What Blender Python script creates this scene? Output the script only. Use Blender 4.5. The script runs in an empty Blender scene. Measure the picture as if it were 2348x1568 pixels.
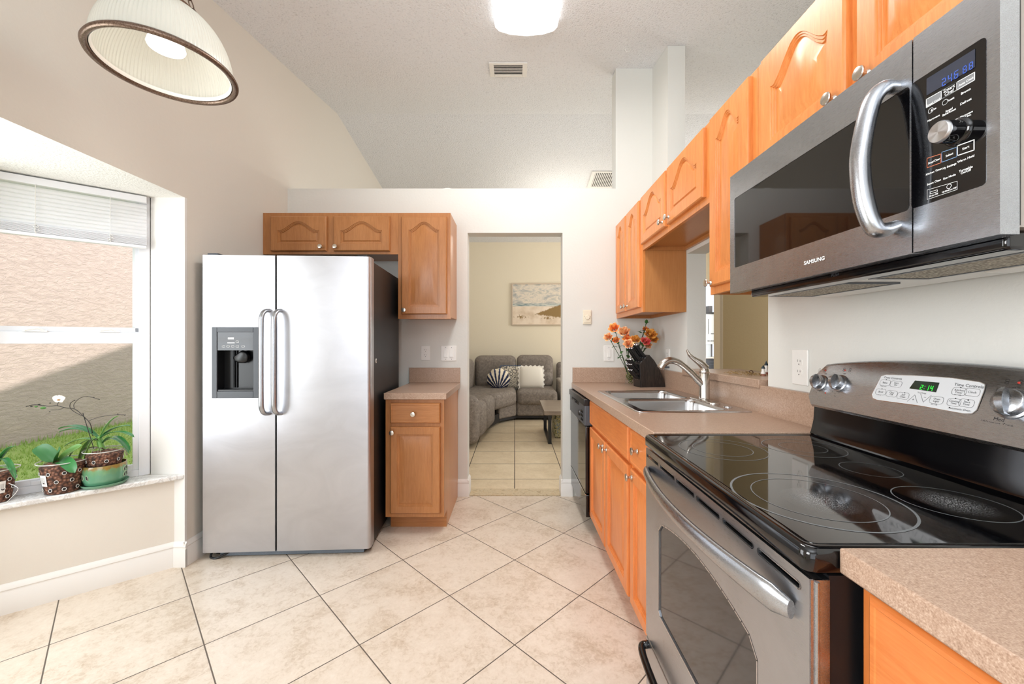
import bpy, bmesh, math, random
from mathutils import Vector, Matrix
random.seed(7)
SC = bpy.context.scene
COL = SC.collection
H = 1.228          # camera height
F = 916.0          # focal length in pixels of the 2348 px wide frame
CX, CY = 1180.0, 782.0
# ------------------------------------------------------------------ camera
cd = bpy.data.cameras.new('camera')
cd.sensor_fit = 'HORIZONTAL'; cd.sensor_width = 36.0
cd.lens = F / 2348.0 * 36.0
cd.shift_x = (1174.0 - CX) / 2348.0
cd.shift_y = (CY - 784.0) / 2348.0
cd.clip_start = 0.02; cd.clip_end = 200
cam = bpy.data.objects.new('camera', cd); COL.objects.link(cam)
cam.location = (0, 0, H); cam.rotation_euler = (math.pi / 2, 0, 0)
SC.camera = cam
# ------------------------------------------------------------------ view, sky, sun, added fill lamps
SC.view_settings.view_transform = 'Standard'
SC.view_settings.look = 'None'
SC.view_settings.gamma = 1.0
SC.view_settings.use_curve_mapping = False
SC.view_settings.exposure = -0.20
SC.cycles.max_bounces = 10
SC.cycles.diffuse_bounces = 5
SC.cycles.glossy_bounces = 5
SC.cycles.transparent_max_bounces = 16
SC.cycles.sample_clamp_indirect = 6.0
SC.cycles.caustics_reflective = False
SC.cycles.caustics_refractive = False
try:
    SC.cycles.use_denoising = True
    SC.cycles.denoiser = 'OPENIMAGEDENOISE'
except Exception:
    pass
world = bpy.data.worlds.new('sky'); SC.world = world; world.use_nodes = True
bg = world.node_tree.nodes['Background']
bg.inputs['Color'].default_value = (0.86, 0.92, 1.0, 1)
bg.inputs['Strength'].default_value = 1.45

def lamp(name, kind, loc, energy, color=(1, 1, 1), aim=None, size=None, size_y=None, rot=None, spread=None):
    d = bpy.data.lights.new(name, kind); d.energy = energy; d.color = color
    if kind == 'AREA':
        d.shape = 'RECTANGLE'; d.size = size; d.size_y = size_y or size
        if spread: d.spread = spread
    elif kind == 'POINT':
        d.shadow_soft_size = size or 0.05
    o = bpy.data.objects.new(name, d); COL.objects.link(o); o.location = loc
    if aim is not None:
        o.rotation_euler = Vector(aim).to_track_quat('-Z', 'Y').to_euler()
    return o
sun = lamp('sun', 'SUN', (8, -8, 10), 4.2, (1.0, 0.95, 0.88), aim=(-1.0, 0.85, -0.664))
sun.data.angle = 0.012
# added fill lamp in the unseen rear door opening, standing in for daylight
lamp('rear_fill', 'AREA', (-0.2, -3.1, 1.25), 36, (0.95, 0.97, 1.0), aim=(0.0, 1, 0.06), size=3.0, size_y=2.1)
# area lamp added inside the bay window to strengthen its daylight
lamp('bay_window_fill', 'AREA', (-2.40, 1.0, 1.25), 40, (0.93, 0.97, 1.0), aim=(1, 0.0, -0.05), size=1.2, size_y=1.4)
# added lamp lighting the living room from the right; no window is modelled there
lamp('living_room_fill', 'AREA', (3.6, 5.2, 1.6), 110, (0.98, 0.98, 0.97), aim=(-1, 0.0, 0.0), size=2.4, size_y=2.2)
# added lamp behind the camera, aimed up like a bounced flash to lift the ceiling
lamp('ceiling_fill', 'AREA', (0.0, -0.9, 1.7), 52, (0.92, 0.965, 1.0), aim=(0.0, 0.25, 1), size=0.7, size_y=0.7, spread=math.radians(140))
# added fill lamp behind the camera, brightening the right wall and the steel
lamp('right_wall_fill', 'AREA', (-1.25, -0.9, 1.75), 26, (0.96, 0.98, 1.0), aim=(1.0, 0.62, -0.12), size=1.0, size_y=1.0, spread=math.radians(120))
# warm point light placed high in the living room, no fixture modelled
lamp('living_room_point_light', 'POINT', (0.6, 5.4, 2.55), 22, (1.0, 0.93, 0.82), size=0.15)

# ------------------------------------------------------------------ materials
def lin(c):
    c = c / 255.0
    return c / 12.92 if c <= 0.04045 else ((c + 0.055) / 1.055) ** 2.4
def C(r, g, b): return (lin(r), lin(g), lin(b), 1.0)
class NT:
    def __init__(s, name):
        s.m = bpy.data.materials.new(name); s.m.use_nodes = True
        s.t = s.m.node_tree; s.b = s.t.nodes['Principled BSDF']; s.out = s.t.nodes['Material Output']
    def n(s, typ, **kw):
        nd = s.t.nodes.new(typ)
        for k, v in kw.items():
            if k in ('operation', 'blend_type', 'data_type', 'feature', 'distance', 'interpolation', 'noise_dimensions', 'wave_type', 'bands_direction', 'vector_type'):
                setattr(nd, k, v)
            else:
                nd.inputs[k].default_value = v
        return nd
    def l(s, a, b): s.t.links.new(a, b)
    def mth(s, op, a, b=None, c=None):
        nd = s.t.nodes.new('ShaderNodeMath'); nd.operation = op
        for i, v in enumerate((a, b, c)):
            if v is None: continue
            if isinstance(v, (int, float)): nd.inputs[i].default_value = v
            else: s.l(v, nd.inputs[i])
        return nd.outputs[0]
    def mix(s, fac, a, b, blend='MIX'):
        nd = s.t.nodes.new('ShaderNodeMix'); nd.data_type = 'RGBA'; nd.blend_type = blend
        for i, v in ((0, fac), (6, a), (7, b)):
            if isinstance(v, (int, float, tuple)): nd.inputs[i].default_value = v
            else: s.l(v, nd.inputs[i])
        return nd.outputs[2]
    def coord(s, scale=(1, 1, 1), obj=False, rot=(0, 0, 0)):
        mp = s.t.nodes.new('ShaderNodeMapping')
        mp.inputs['Scale'].default_value = scale; mp.inputs['Rotation'].default_value = rot
        if obj:
            tc = s.t.nodes.new('ShaderNodeTexCoord'); s.l(tc.outputs['Object'], mp.inputs[0])
        else:
            g = s.t.nodes.new('ShaderNodeNewGeometry'); s.l(g.outputs['Position'], mp.inputs[0])
        return mp.outputs[0]
    def noise(s, vec, scale, detail=3, rough=0.5, dist=0.0):
        nd = s.t.nodes.new('ShaderNodeTexNoise'); s.l(vec, nd.inputs['Vector'])
        nd.inputs['Scale'].default_value = scale; nd.inputs['Detail'].default_value = detail
        nd.inputs['Roughness'].default_value = rough; nd.inputs['Distortion'].default_value = dist
        return nd.outputs[0]
    def ramp(s, fac, stops):
        nd = s.t.nodes.new('ShaderNodeValToRGB'); s.l(fac, nd.inputs[0])
        e = nd.color_ramp.elements
        while len(e) < len(stops): e.new(0.5)
        for el, (p, c) in zip(e, stops):
            el.position = p; el.color = c if isinstance(c, tuple) else (c, c, c, 1)
        return nd.outputs[0]
    def bump(s, h, strength, dist=0.01):
        nd = s.t.nodes.new('ShaderNodeBump'); nd.inputs['Strength'].default_value = strength
        nd.inputs['Distance'].default_value = dist; s.l(h, nd.inputs['Height'])
        s.l(nd.outputs[0], s.b.inputs['Normal']); return nd
    def base(s, v):
        if isinstance(v, tuple): s.b.inputs['Base Color'].default_value = v
        else: s.l(v, s.b.inputs['Base Color'])
    def set(s, rough=None, metal=None, spec=None, coat=None, trans=None, alpha=None, ior=None):
        for k, v in (('Roughness', rough), ('Metallic', metal), ('Specular IOR Level', spec), ('Coat Weight', coat), ('Transmission Weight', trans), ('Alpha', alpha), ('IOR', ior)):
            if v is None: continue
            if isinstance(v, (int, float)): s.b.inputs[k].default_value = v
            else: s.l(v, s.b.inputs[k])
def plain(name, c, rough=0.5, metal=0.0, spec=0.5, coat=None, noise=0.0, scale=40):
    m = NT(name)
    if noise:
        n = m.noise(m.coord(), scale, 4)
        m.base(m.mix(n, tuple(x * (1 - noise) for x in c[:3]) + (1,), tuple(min(1, x * (1 + noise)) for x in c[:3]) + (1,)))
    else: m.base(c)
    m.set(rough=rough, metal=metal, spec=spec, coat=coat)
    return m.m
def emis(name, c, st):
    m = NT(name); m.base(c); m.b.inputs['Emission Color'].default_value = c
    m.b.inputs['Emission Strength'].default_value = st; return m.m
def wall_mat(name, c):
    m = NT(name); m.base(c); m.set(rough=0.85, spec=0.25)
    n = m.noise(m.coord(), 55, 4, 0.6); m.bump(n, 0.10, 0.01); return m.m
def ceil_mat(name, c, st=0.6, scale=84):
    m = NT(name); v = m.coord(); n = m.noise(v, scale, 3, 0.6)
    m.base(m.mix(m.ramp(n, [(0.30, 0.0), (0.44, 1.0)]), tuple(x * 0.80 for x in c[:3]) + (1,), c)); m.set(rough=0.95, spec=0.1)
    m.bump(n, st, 0.018); return m.m
M = {}
M['wall'] = wall_mat('painted_wall', C(218, 218, 213))
M['wall_left'] = wall_mat('painted_wall_warm_grey', C(220, 214, 204))
M['wall_low'] = wall_mat('painted_wall_below_window', C(222, 216, 206))
M['wall_far'] = wall_mat('painted_wall_cream', C(232, 222, 200))
M['wall_tan'] = wall_mat('painted_wall_tan', C(196, 176, 138))
M['jamb'] = wall_mat('painted_wall_beige', C(214, 200, 176))
M['trim'] = plain('white_trim_paint', C(232, 230, 226), 0.45)
M['ceiling'] = ceil_mat('popcorn_ceiling', C(238, 240, 243))
M['soffit'] = ceil_mat('popcorn_soffit', C(238, 237, 232), 0.3, 110)
M['white'] = plain('white_plastic', C(236, 235, 231), 0.35)
M['cream'] = plain('almond_plastic', C(228, 220, 200), 0.4)
M['vinyl'] = plain('white_vinyl', C(232, 234, 238), 0.35)
M['dark'] = plain('dark_slot', C(28, 26, 25), 0.6)
M['black'] = plain('black_plastic', C(16, 17, 19), 0.32)
M['blackgloss'] = plain('gloss_black_enamel', C(7, 7, 9), 0.08, spec=0.6)
M['blackside'] = plain('black_textured_enamel', C(20, 20, 22), 0.42, noise=0.5, scale=600)
M['dkgrey'] = plain('dark_grey_plastic', C(74, 78, 84), 0.4, noise=0.12, scale=500)
M['nickel'] = plain('satin_nickel', C(205, 198, 188), 0.22, 1.0)
M['chrome'] = plain('chrome', C(220, 220, 222), 0.08, 1.0)
M['steelrim'] = plain('polished_steel', C(205, 205, 208), 0.15, 1.0)
M['galv'] = plain('galvanised_metal', C(120, 132, 146), 0.45, 0.7, noise=0.3, scale=300)
def steel(name, c, rough, stretch, smudge=0.0, sc=1.0):
    m = NT(name); v = m.coord(stretch)
    n = m.noise(v, 60 * sc, 3, 0.6)
    big = m.noise(m.coord((1, 1, 1.6)), 3.2, 4, 0.6, 1.5)
    m.base(m.mix(m.ramp(big, [(0.3, 0.0), (0.7, 1.0)]), tuple(x * (1 - 0.30 * smudge) for x in c[:3]) + (1,), c))
    m.set(metal=1.0)
    r = m.mth('ADD', m.mth('MULTIPLY', n, 0.10), rough - 0.05 + 0)
    r = m.mth('ADD', r, m.mth('MULTIPLY', big, 0.12 * smudge))
    m.set(rough=r); m.bump(n, 0.02, 0.001); return m.m
M['fridge_steel'] = steel('brushed_steel_fridge', C(196, 197, 202), 0.34, (1, 1, 18), 0.35)
M['steel'] = steel('brushed_steel', C(178, 181, 186), 0.26, (30, 1, 30), 0.25)
M['steel_dk'] = steel('brushed_steel_oven', C(182, 186, 192), 0.27, (30, 1, 30), 0.3)
M['sink_steel'] = steel('sink_steel', C(196, 196, 196), 0.22, (1, 8, 8), 0.2)
M['brushed_round'] = plain('brushed_nickel_faucet', C(196, 190, 182), 0.22, 1.0)
def wood(name, a, b, grain=(14, 14, 1.3), rough=0.33):
    m = NT(name); v = m.coord(grain); n1 = m.noise(v, 6, 5, 0.6, 0.6); n2 = m.noise(v, 26, 3, 0.5)
    n3 = m.noise(m.coord((1.5, 1.5, 0.6)), 2.0, 2)
    f = m.mth('ADD', m.mth('MULTIPLY', n1, 0.45), m.mth('ADD', m.mth('MULTIPLY', n2, 0.15), m.mth('MULTIPLY', n3, 0.4)))
    m.base(m.mix(m.ramp(f, [(0.34, 0.0), (0.66, 1.0)]), a, b))
    m.set(rough=rough, spec=0.45, coat=0.15); m.b.inputs['Coat Roughness'].default_value = 0.2
    m.bump(n2, 0.03, 0.002); return m.m
M['wood'] = wood('honey_maple_dim', C(154, 98, 52), C(184, 126, 76))  # same maple throughout; the left run's dimmer light is put into this tone
M['wood_h'] = wood('honey_maple_dim_across', C(154, 98, 52), C(184, 126, 76), grain=(1.3, 1.3, 14))
M['wood_side'] = wood('maple_veneer_side', C(176, 116, 66), C(198, 138, 84), grain=(22, 22, 1.0))
M['wood_r'] = wood('honey_maple_lit', C(196, 116, 54), C(226, 148, 84))  # same maple, with the right wall's warmer light painted into the colour
M['wood_base'] = wood('honey_maple_base_lit', C(196, 108, 48), C(224, 138, 74))  # same maple again, warm light on the base run painted in more strongly
M['wood_base_h'] = wood('honey_maple_base_lit_across', C(196, 108, 48), C(224, 138, 74), grain=(1.3, 1.3, 14))
def laminate():
    m = NT('tan_laminate'); v = m.coord(); n = m.noise(v, 420, 2, 0.6); n2 = m.noise(v, 120, 3, 0.6)
    f = m.mth('ADD', m.mth('MULTIPLY', n, 0.7), m.mth('MULTIPLY', n2, 0.3))
    m.base(m.ramp(f, [(0.30, C(138, 110, 90)), (0.46, C(168, 140, 120)), (0.58, C(182, 156, 136)), (0.72, C(206, 184, 166))]))
    m.set(rough=0.30, spec=0.4); m.bump(n2, 0.02, 0.002); return m.m
M['lam'] = laminate()
def tiles(name, straight=False, y0=2.870, s=0.4437, c1=(217, 203, 186), c2=(188, 168, 144), grout=(98, 88, 78)):
    m = NT(name); g = m.t.nodes.new('ShaderNodeNewGeometry'); sp = m.t.nodes.new('ShaderNodeSeparateXYZ')
    m.l(g.outputs['Position'], sp.inputs[0]); X, Y = sp.outputs[0], sp.outputs[1]
    if straight:
        a = m.mth('DIVIDE', X, s); b = m.mth('DIVIDE', m.mth('SUBTRACT', Y, y0), s)
    else:
        q = s * math.sqrt(2); y = m.mth('SUBTRACT', Y, y0)
        a = m.mth('DIVIDE', m.mth('ADD', X, y), q); b = m.mth('DIVIDE', m.mth('SUBTRACT', X, y), q)
    def edge(t):
        f = m.mth('FRACT', m.mth('ADD', t, 100.0)); return m.mth('MINIMUM', f, m.mth('SUBTRACT', 1.0, f))
    e = m.mth('MINIMUM', edge(a), edge(b))
    gm = m.mth('LESS_THAN', e, 0.0052 if not straight else 0.0075)
    soft = m.ramp(e, [(0.0, 0.0), (0.018, 1.0)])
    cb = m.t.nodes.new('ShaderNodeCombineXYZ'); m.l(m.mth('FLOOR', a), cb.inputs[0]); m.l(m.mth('FLOOR', b), cb.inputs[1])
    wn = m.t.nodes.new('ShaderNodeTexWhiteNoise'); m.l(cb.outputs[0], wn.inputs['Vector'])
    va = m.t.nodes.new('ShaderNodeVectorMath'); va.operation = 'MULTIPLY_ADD'
    m.l(wn.outputs['Color'], va.inputs[0]); va.inputs[1].default_value = (9, 9, 9); m.l(g.outputs['Position'], va.inputs[2])
    n1 = m.noise(va.outputs[0], 5.5, 8, 0.68, 0.5); n2 = m.noise(va.outputs[0], 48, 5, 0.75, 0.8)
    f = m.mth('ADD', m.mth('MULTIPLY', n1, 0.55), m.mth('MULTIPLY', n2, 0.45))
    t = m.ramp(f, [(0.36, C(*c2)), (0.50, C(*c1)), (0.66, C(min(255, c1[0] + 12), min(255, c1[1] + 14), min(255, c1[2] + 16)))])
    t = m.mix(m.mth('MULTIPLY', wn.outputs['Value'], 0.10), t, C(205, 188, 165))
    m.base(m.mix(gm, t, C(*grout)))
    m.set(rough=m.mth('ADD', 0.32, m.mth('MULTIPLY', gm, 0.5)), spec=0.45)
    m.bump(m.mth('ADD', soft, m.mth('MULTIPLY', n2, 0.04)), 0.25, 0.003); return m.m
M['floor'] = tiles('ceramic_floor_diagonal')
M['floor2'] = tiles('ceramic_floor_straight', True, y0=3.557, s=0.4447, c1=(214, 196, 166), c2=(198, 178, 146), grout=(58, 50, 44))
def glass(name, tint=(0.97, 0.99, 1.0, 1), refl=.05):
    m = NT(name); t = m.t
    tr = t.nodes.new('ShaderNodeBsdfTransparent'); tr.inputs[0].default_value = tint
    gl = t.nodes.new('ShaderNodeBsdfGlossy'); gl.inputs['Roughness'].default_value = 0.02
    fr = t.nodes.new('ShaderNodeLayerWeight'); fr.inputs[0].default_value = 0.5
    fac = m.mth('ADD', m.mth('MULTIPLY', m.mth('POWER', fr.outputs['Facing'], 4.0), refl), .004)
    mx = t.nodes.new('ShaderNodeMixShader'); m.l(fac, mx.inputs[0]); m.l(tr.outputs[0], mx.inputs[1]); m.l(gl.outputs[0], mx.inputs[2])
    m.l(mx.outputs[0], m.out.inputs[0]); t.nodes.remove(m.b); return m.m
M['glass'] = glass('window_glass')
M['potplastic'] = glass('clear_pot_plastic', (0.94, 0.95, 0.96, 1))

# ------------------------------------------------------------------ mesh helpers
WARP = [False]
def warp(p):
    """the right-hand run of the kitchen is a touch out of square and out of level, as built"""
    d = 3.168 - p.y
    return Vector((p.x + 0.0158 * d, p.y, p.z * (1 + 0.0082 * d)))
class Fr:
    def __init__(s, o, u, v, w): s.o, s.u, s.v, s.w = Vector(o), Vector(u), Vector(v), Vector(w)
    def p(s, a, b, c=0.0): return s.o + s.u * a + s.v * b + s.w * c
    def at(s, a, b, c=0.0): return Fr(s.p(a, b, c), s.u, s.v, s.w)
FX = lambda x, y, z: Fr((x, y, z), (0, -1, 0), (0, 0, 1), (-1, 0, 0))   # faces -X
FY = lambda x, y, z: Fr((x, y, z), (1, 0, 0), (0, 0, 1), (0, -1, 0))    # faces -Y
FZ = lambda x, y, z: Fr((x, y, z), (1, 0, 0), (0, 1, 0), (0, 0, 1))
class MB:
    def __init__(s): s.v, s.f = [], []
    def add(s, vs, fs):
        o = len(s.v); s.v += [Vector(v) for v in vs]; s.f += [[i + o for i in f] for f in fs]; return s
    def box(s, x0, x1, y0, y1, z0, z1, fr=None):
        pts = [(x, y, z) for z in (z0, z1) for y in (y0, y1) for x in (x0, x1)]
        if fr: pts = [fr.p(*p) for p in pts]
        return s.add(pts, [(0, 2, 3, 1), (4, 5, 7, 6), (0, 1, 5, 4), (2, 6, 7, 3), (0, 4, 6, 2), (1, 3, 7, 5)])
    def prism(s, poly, fr, w0, w1):
        n = len(poly)
        vs = [fr.p(a, b, w0) for a, b in poly] + [fr.p(a, b, w1) for a, b in poly]
        fs = [list(range(n))[::-1], list(range(n, 2 * n))] + [(i, (i + 1) % n, n + (i + 1) % n, n + i) for i in range(n)]
        return s.add(vs, fs)
    def loops(s, loops, cap0=True, cap1=True, closed=True):
        n = len(loops[0]); vs = [p for L in loops for p in L]; fs = []
        for k in range(len(loops) - 1):
            for i in range(n if closed else n - 1):
                j = (i + 1) % n; fs.append((k * n + i, k * n + j, (k + 1) * n + j, (k + 1) * n + i))
        if cap0: fs.append(list(range(n))[::-1])
        if cap1: fs.append([(len(loops) - 1) * n + i for i in range(n)])
        return s.add(vs, fs)
    def tube(s, pts, r, n=12, caps=True, flat=1.0, up=None):
        pts = [Vector(p) for p in pts]; m = len(pts); rr = r if isinstance(r, (list, tuple)) else [r] * m
        L = []; prev = None
        for i, p in enumerate(pts):
            t = (pts[min(i + 1, m - 1)] - pts[max(i - 1, 0)])
            t = t.normalized() if t.length > 1e-9 else Vector((0, 0, 1))
            if prev is None:
                a = Vector(up) if up else (Vector((0, 0, 1)) if abs(t.z) < 0.9 else Vector((1, 0, 0)))
                a = (a - t * a.dot(t)).normalized()
            else:
                a = (prev - t * prev.dot(t)).normalized()
            prev = a; b = t.cross(a)
            L.append([p + a * (rr[i] * math.cos(2 * math.pi * k / n)) + b * (rr[i] * flat * math.sin(2 * math.pi * k / n)) for k in range(n)])
        return s.loops(L, caps, caps)
    def lathe(s, prof, fr, n=32, cap0=True, cap1=True, rx=1.0, ry=1.0):
        L = [[fr.p(r * rx * math.cos(2 * math.pi * k / n), r * ry * math.sin(2 * math.pi * k / n), z) for k in range(n)] for r, z in prof]
        return s.loops(L, cap0, cap1)
    def ball(s, c, r, n=12, sx=1, sy=1, sz=1):
        pr = [(max(1e-4, math.sin(math.pi * k / n)) * r, -math.cos(math.pi * k / n) * r * sz) for k in range(n + 1)]
        return s.lathe(pr, FZ(*c), n * 2, rx=sx, ry=sy)
    def torus(s, fr, R, r, n=48, k=10, ry=1.0):
        L = []
        for i in range(n + 1):
            a = 2 * math.pi * i / n; ca, sa = math.cos(a), math.sin(a)
            L.append([fr.p((R + r * math.cos(2 * math.pi * j / k)) * ca, (R * ry + r * math.cos(2 * math.pi * j / k)) * sa, r * math.sin(2 * math.pi * j / k)) for j in range(k)])
        return s.loops(L, False, False)
def rrect(w, h, r, n=5, x=0.0, y=0.0):
    """rounded rectangle centred on x, y"""
    out = []
    for cx, cy, a0 in ((w / 2 - r, h / 2 - r, 0), (-w / 2 + r, h / 2 - r, 90), (-w / 2 + r, -h / 2 + r, 180), (w / 2 - r, -h / 2 + r, 270)):
        for k in range(n + 1):
            a = math.radians(a0 + 90 * k / n); out.append((x + cx + r * math.cos(a), y + cy + r * math.sin(a)))
    return out
def onX(px, py, X):
    Y = X * F / (px - CX); return Y, H + (CY - py) * Y / F
def onY(px, py, Y): return (px - CX) * Y / F, H + (CY - py) * Y / F
def onZ(px, py, z):
    Y = (H - z) * F / (py - CY); return (px - CX) * Y / F, Y
def link(o, parent):
    COL.objects.link(o)
    if parent is not None: o.parent = parent
def wloc(o):
    v = Vector((0, 0, 0))
    while o is not None: v = v + o.location; o = o.parent
    return v
def part(name, mb, mat, parent=None, bevel=0.0, seg=2, smooth=35, sub=0, loc=None):
    """one mesh object; vertices are given in world space"""
    vs = [warp(v) for v in mb.v] if WARP[0] else mb.v
    if parent is not None: o0 = wloc(parent)
    elif loc is not None: o0 = Vector(loc)
    elif vs:
        xs = [v.x for v in vs]; ys = [v.y for v in vs]; zs = [v.z for v in vs]
        o0 = Vector(((min(xs) + max(xs)) / 2, (min(ys) + max(ys)) / 2, min(zs)))
    me = bpy.data.meshes.new(name)
    me.from_pydata([v - o0 for v in vs], [], mb.f)
    bm = bmesh.new(); bm.from_mesh(me); bmesh.ops.recalc_face_normals(bm, faces=bm.faces); bm.to_mesh(me); bm.free()
    mats = mat if isinstance(mat, list) else [mat]
    for m in mats: me.materials.append(m)
    if smooth:
        me.polygons.foreach_set('use_smooth', [True] * len(me.polygons)); me.set_sharp_from_angle(angle=math.radians(smooth))
    o = bpy.data.objects.new(name, me); link(o, parent)
    if parent is None: o.location = o0
    if bevel:
        b = o.modifiers.new('bevel', 'BEVEL'); b.width = bevel; b.segments = seg; b.limit_method = 'ANGLE'; b.angle_limit = math.radians(40)
    if sub:
        q = o.modifiers.new('subdivision', 'SUBSURF'); q.levels = sub; q.render_levels = sub
    return o
def thing(name, label, cat, loc, group=None):
    o = bpy.data.objects.new(name, None); o.empty_display_size = 0.05; COL.objects.link(o)
    L = Vector(loc)
    if WARP[0]: L = warp(L)
    o.location = L; o['label'] = label; o['category'] = cat
    if group: o['group'] = group
    return o
def tag(o, label, cat, group=None, kind=None):
    if label: o['label'] = label
    if cat: o['category'] = cat
    if group: o['group'] = group
    if kind: o['kind'] = kind
    return o
def struct(name, mb, mat, label=None, cat=None, **kw):
    o = part(name, mb, mat, **kw); o['kind'] = 'structure'
    if label: o['label'] = label
    if cat: o['category'] = cat
    return o
def text_mb(body, size, fr, align='CENTER', ext=0.0004, mb=None, bold=0.0, sx=1.0):
    """lettering as flat raised mesh, centred on fr origin"""
    cu = bpy.data.curves.new('lettering', 'FONT'); cu.body = body; cu.size = size; cu.align_x = align; cu.align_y = 'CENTER'
    cu.extrude = 0.0; cu.offset = bold; cu.resolution_u = 3; cu.space_line = 0.85
    ob = bpy.data.objects.new('lettering', cu); me = bpy.data.meshes.new_from_object(ob)
    mb = mb or MB(); n0 = len(mb.v)
    mb.v += [fr.p(v.co.x * sx, v.co.y, ext) for v in me.vertices]
    mb.f += [[i + n0 for i in p.vertices] for p in me.polygons]
    bpy.data.objects.remove(ob); bpy.data.curves.remove(cu); bpy.data.meshes.remove(me)
    return mb
def outline(mb, poly, fr, w, ext=0.0004, closed=True):
    """thin flat outline of a polygon"""
    n = len(poly)
    for i in range(n if closed else n - 1):
        a = Vector(poly[i] + (0,)); b = Vector(poly[(i + 1) % n] + (0,)); d = b - a
        if d.length < 1e-6: continue
        d.normalize(); q = Vector((-d.y, d.x, 0)) * (w / 2); a = a - d * (w * 0.3); b = b + d * (w * 0.3)
        mb.add([fr.p(*(a + q)[:2], ext), fr.p(*(a - q)[:2], ext), fr.p(*(b - q)[:2], ext), fr.p(*(b + q)[:2], ext)], [(0, 1, 2, 3)])
    return mb
def flat(mb, poly, fr, ext=0.0003):
    return mb.add([fr.p(a, b, ext) for a, b in poly], [list(range(len(poly)))])
# ------------------------------------------------------------------ the shell
WT = 0.12
def ceil_z(y): return 3.537 - 0.165 * abs(y - 4.06)
CEIL_FAR = 7.22
XL, XR = -1.80, 1.0895
struct('floor', MB().box(-2.7, 5.2, -3.4, 3.168, -0.06, 0.0), M['floor'], 'cream and beige mottled ceramic tiles laid diagonally through the kitchen', 'floor', smooth=0)
struct('floor_living_room', MB().box(-1.9, 5.2, 3.318, CEIL_FAR + 0.1, -0.06, 0.0), M['floor2'], 'plain cream tiles with dark grout laid square beyond the doorway', 'floor', smooth=0)
# vaulted ceiling, ridge across the room
mb = MB()
for y0, y1 in ((-3.4, 4.06), (4.06, CEIL_FAR + 0.1)):
    a, b = ceil_z(y0), ceil_z(y1)
    mb.add([(-1.92, y0, a), (5.2, y0, a), (5.2, y1, b), (-1.92, y1, b), (-1.92, y0, a + .06), (5.2, y0, a + .06), (5.2, y1, b + .06), (-1.92, y1, b + .06)],
           [(0, 1, 2, 3), (7, 6, 5, 4), (0, 4, 5, 1), (1, 5, 6, 2), (2, 6, 7, 3), (3, 7, 4, 0)])
struct('ceiling', mb, M['ceiling'], 'light grey popcorn ceiling sloping up to a ridge', 'ceiling', smooth=0)
FYZ = lambda x: Fr((x, 0, 0), (0, 1, 0), (0, 0, 1), (1, 0, 0))
# left wall with the bay opening
mb = MB()
mb.prism([(2.196, 0), (CEIL_FAR, 0), (CEIL_FAR, ceil_z(CEIL_FAR)), (4.06, ceil_z(4.06)), (2.196, ceil_z(2.196))], FYZ(-1.92), 0, WT)
mb.prism([(-0.45, 2.0124), (2.196, 2.0125), (2.196, ceil_z(2.196)), (-0.45, ceil_z(-0.45))], FYZ(-1.92), 0, WT)
mb.prism([(-3.3, 0), (-0.45, 0), (-0.45, ceil_z(-0.45)), (-3.3, ceil_z(-3.3))], FYZ(-1.92), 0, WT)
struct('wall_left', mb, M['wall_left'], smooth=0)
# bay: return at the far side, slanted wall below the sill, front wall, soffit
bu = Vector((-0.757, -0.653, 0)); bn = Vector((-0.653, 0.757, 0))      # along the slanted wall, outward
P0 = Vector((-1.99, 2.18, 0)); Q0 = Vector((-1.845, 2.19, 0))
SILL = 0.502; SOF = 2.012
Lw = 0.78
mb = MB().box(-1.985, -1.80, 2.18, 2.195, 0, SOF).box(-2.1, -1.93, 2.195, 2.27, 0, SOF)
struct('wall_bay_return', mb, M['trim'], smooth=0)
FB = Fr(Q0, bu, (0, 0, 1), -bn)
q1 = Q0 + bu * (Lw + 0.03)
mb = MB().box(0, Lw + 0.03, 0, SILL - 0.028, -0.10, 0, FB)
mb.box(q1.x - 0.1, q1.x, 0.10, q1.y, 0, SILL - 0.028)
mb.box(q1.x - 0.1, -1.86, 0.02, 0.12, 0, SOF)
struct('wall_bay_lower', mb, M['wall_low'], smooth=0)
# the bay's outer shell at the head
mb = MB().add([(-1.8005, 0.02, SOF), (-1.8005, 2.195, SOF), (-2.10, 2.25, SOF), (-2.72, 1.75, SOF), (-2.72, 0.02, SOF),
               (-1.8005, 0.02, SOF + .1), (-1.8005, 2.195, SOF + .1), (-2.10, 2.25, SOF + .1), (-2.72, 1.75, SOF + .1), (-2.72, 0.02, SOF + .1)],
              [(0, 1, 2, 3, 4), (9, 8, 7, 6, 5), (0, 5, 6, 1), (1, 6, 7, 2), (2, 7, 8, 3), (3, 8, 9, 4), (4, 9, 5, 0)])
struct('trim_bay_soffit', mb, M['soffit'], smooth=0)
# marble sill
mb = MB()
sp = [Q0 + bu * -0.02 - bn * 0.03 + Vector((0.01, 0, 0)), Q0 + bu * (Lw + 0.05) - bn * 0.03, Q0 + bu * (Lw + 0.08) + bn * 0.14, Vector((-2.0, 2.179, 0)), Vector((-1.842, 2.179, 0))]
mb.loops([[p + Vector((0, 0, SILL - 0.026)) for p in sp], [p + Vector((0, 0, SILL)) for p in sp]])
mb.box(-2.62, q1.x + 0.03, 0.12, q1.y - 0.02, SILL - 0.026, SILL)
m = NT('veined_marble'); v = m.coord((1, 1, 1)); n = m.noise(v, 9, 8, 0.65, 2.5)
m.base(m.ramp(n, [(0.38, C(226, 226, 224)), (0.48, C(196, 192, 188)), (0.53, C(232, 232, 230)), (0.70, C(206, 198, 188))])); m.set(rough=0.25)
o = part('window_sill', mb, m.m, bevel=0.006, smooth=0); tag(o, 'grey-veined white marble sill under the bay window', 'window sill', kind='structure')
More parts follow.
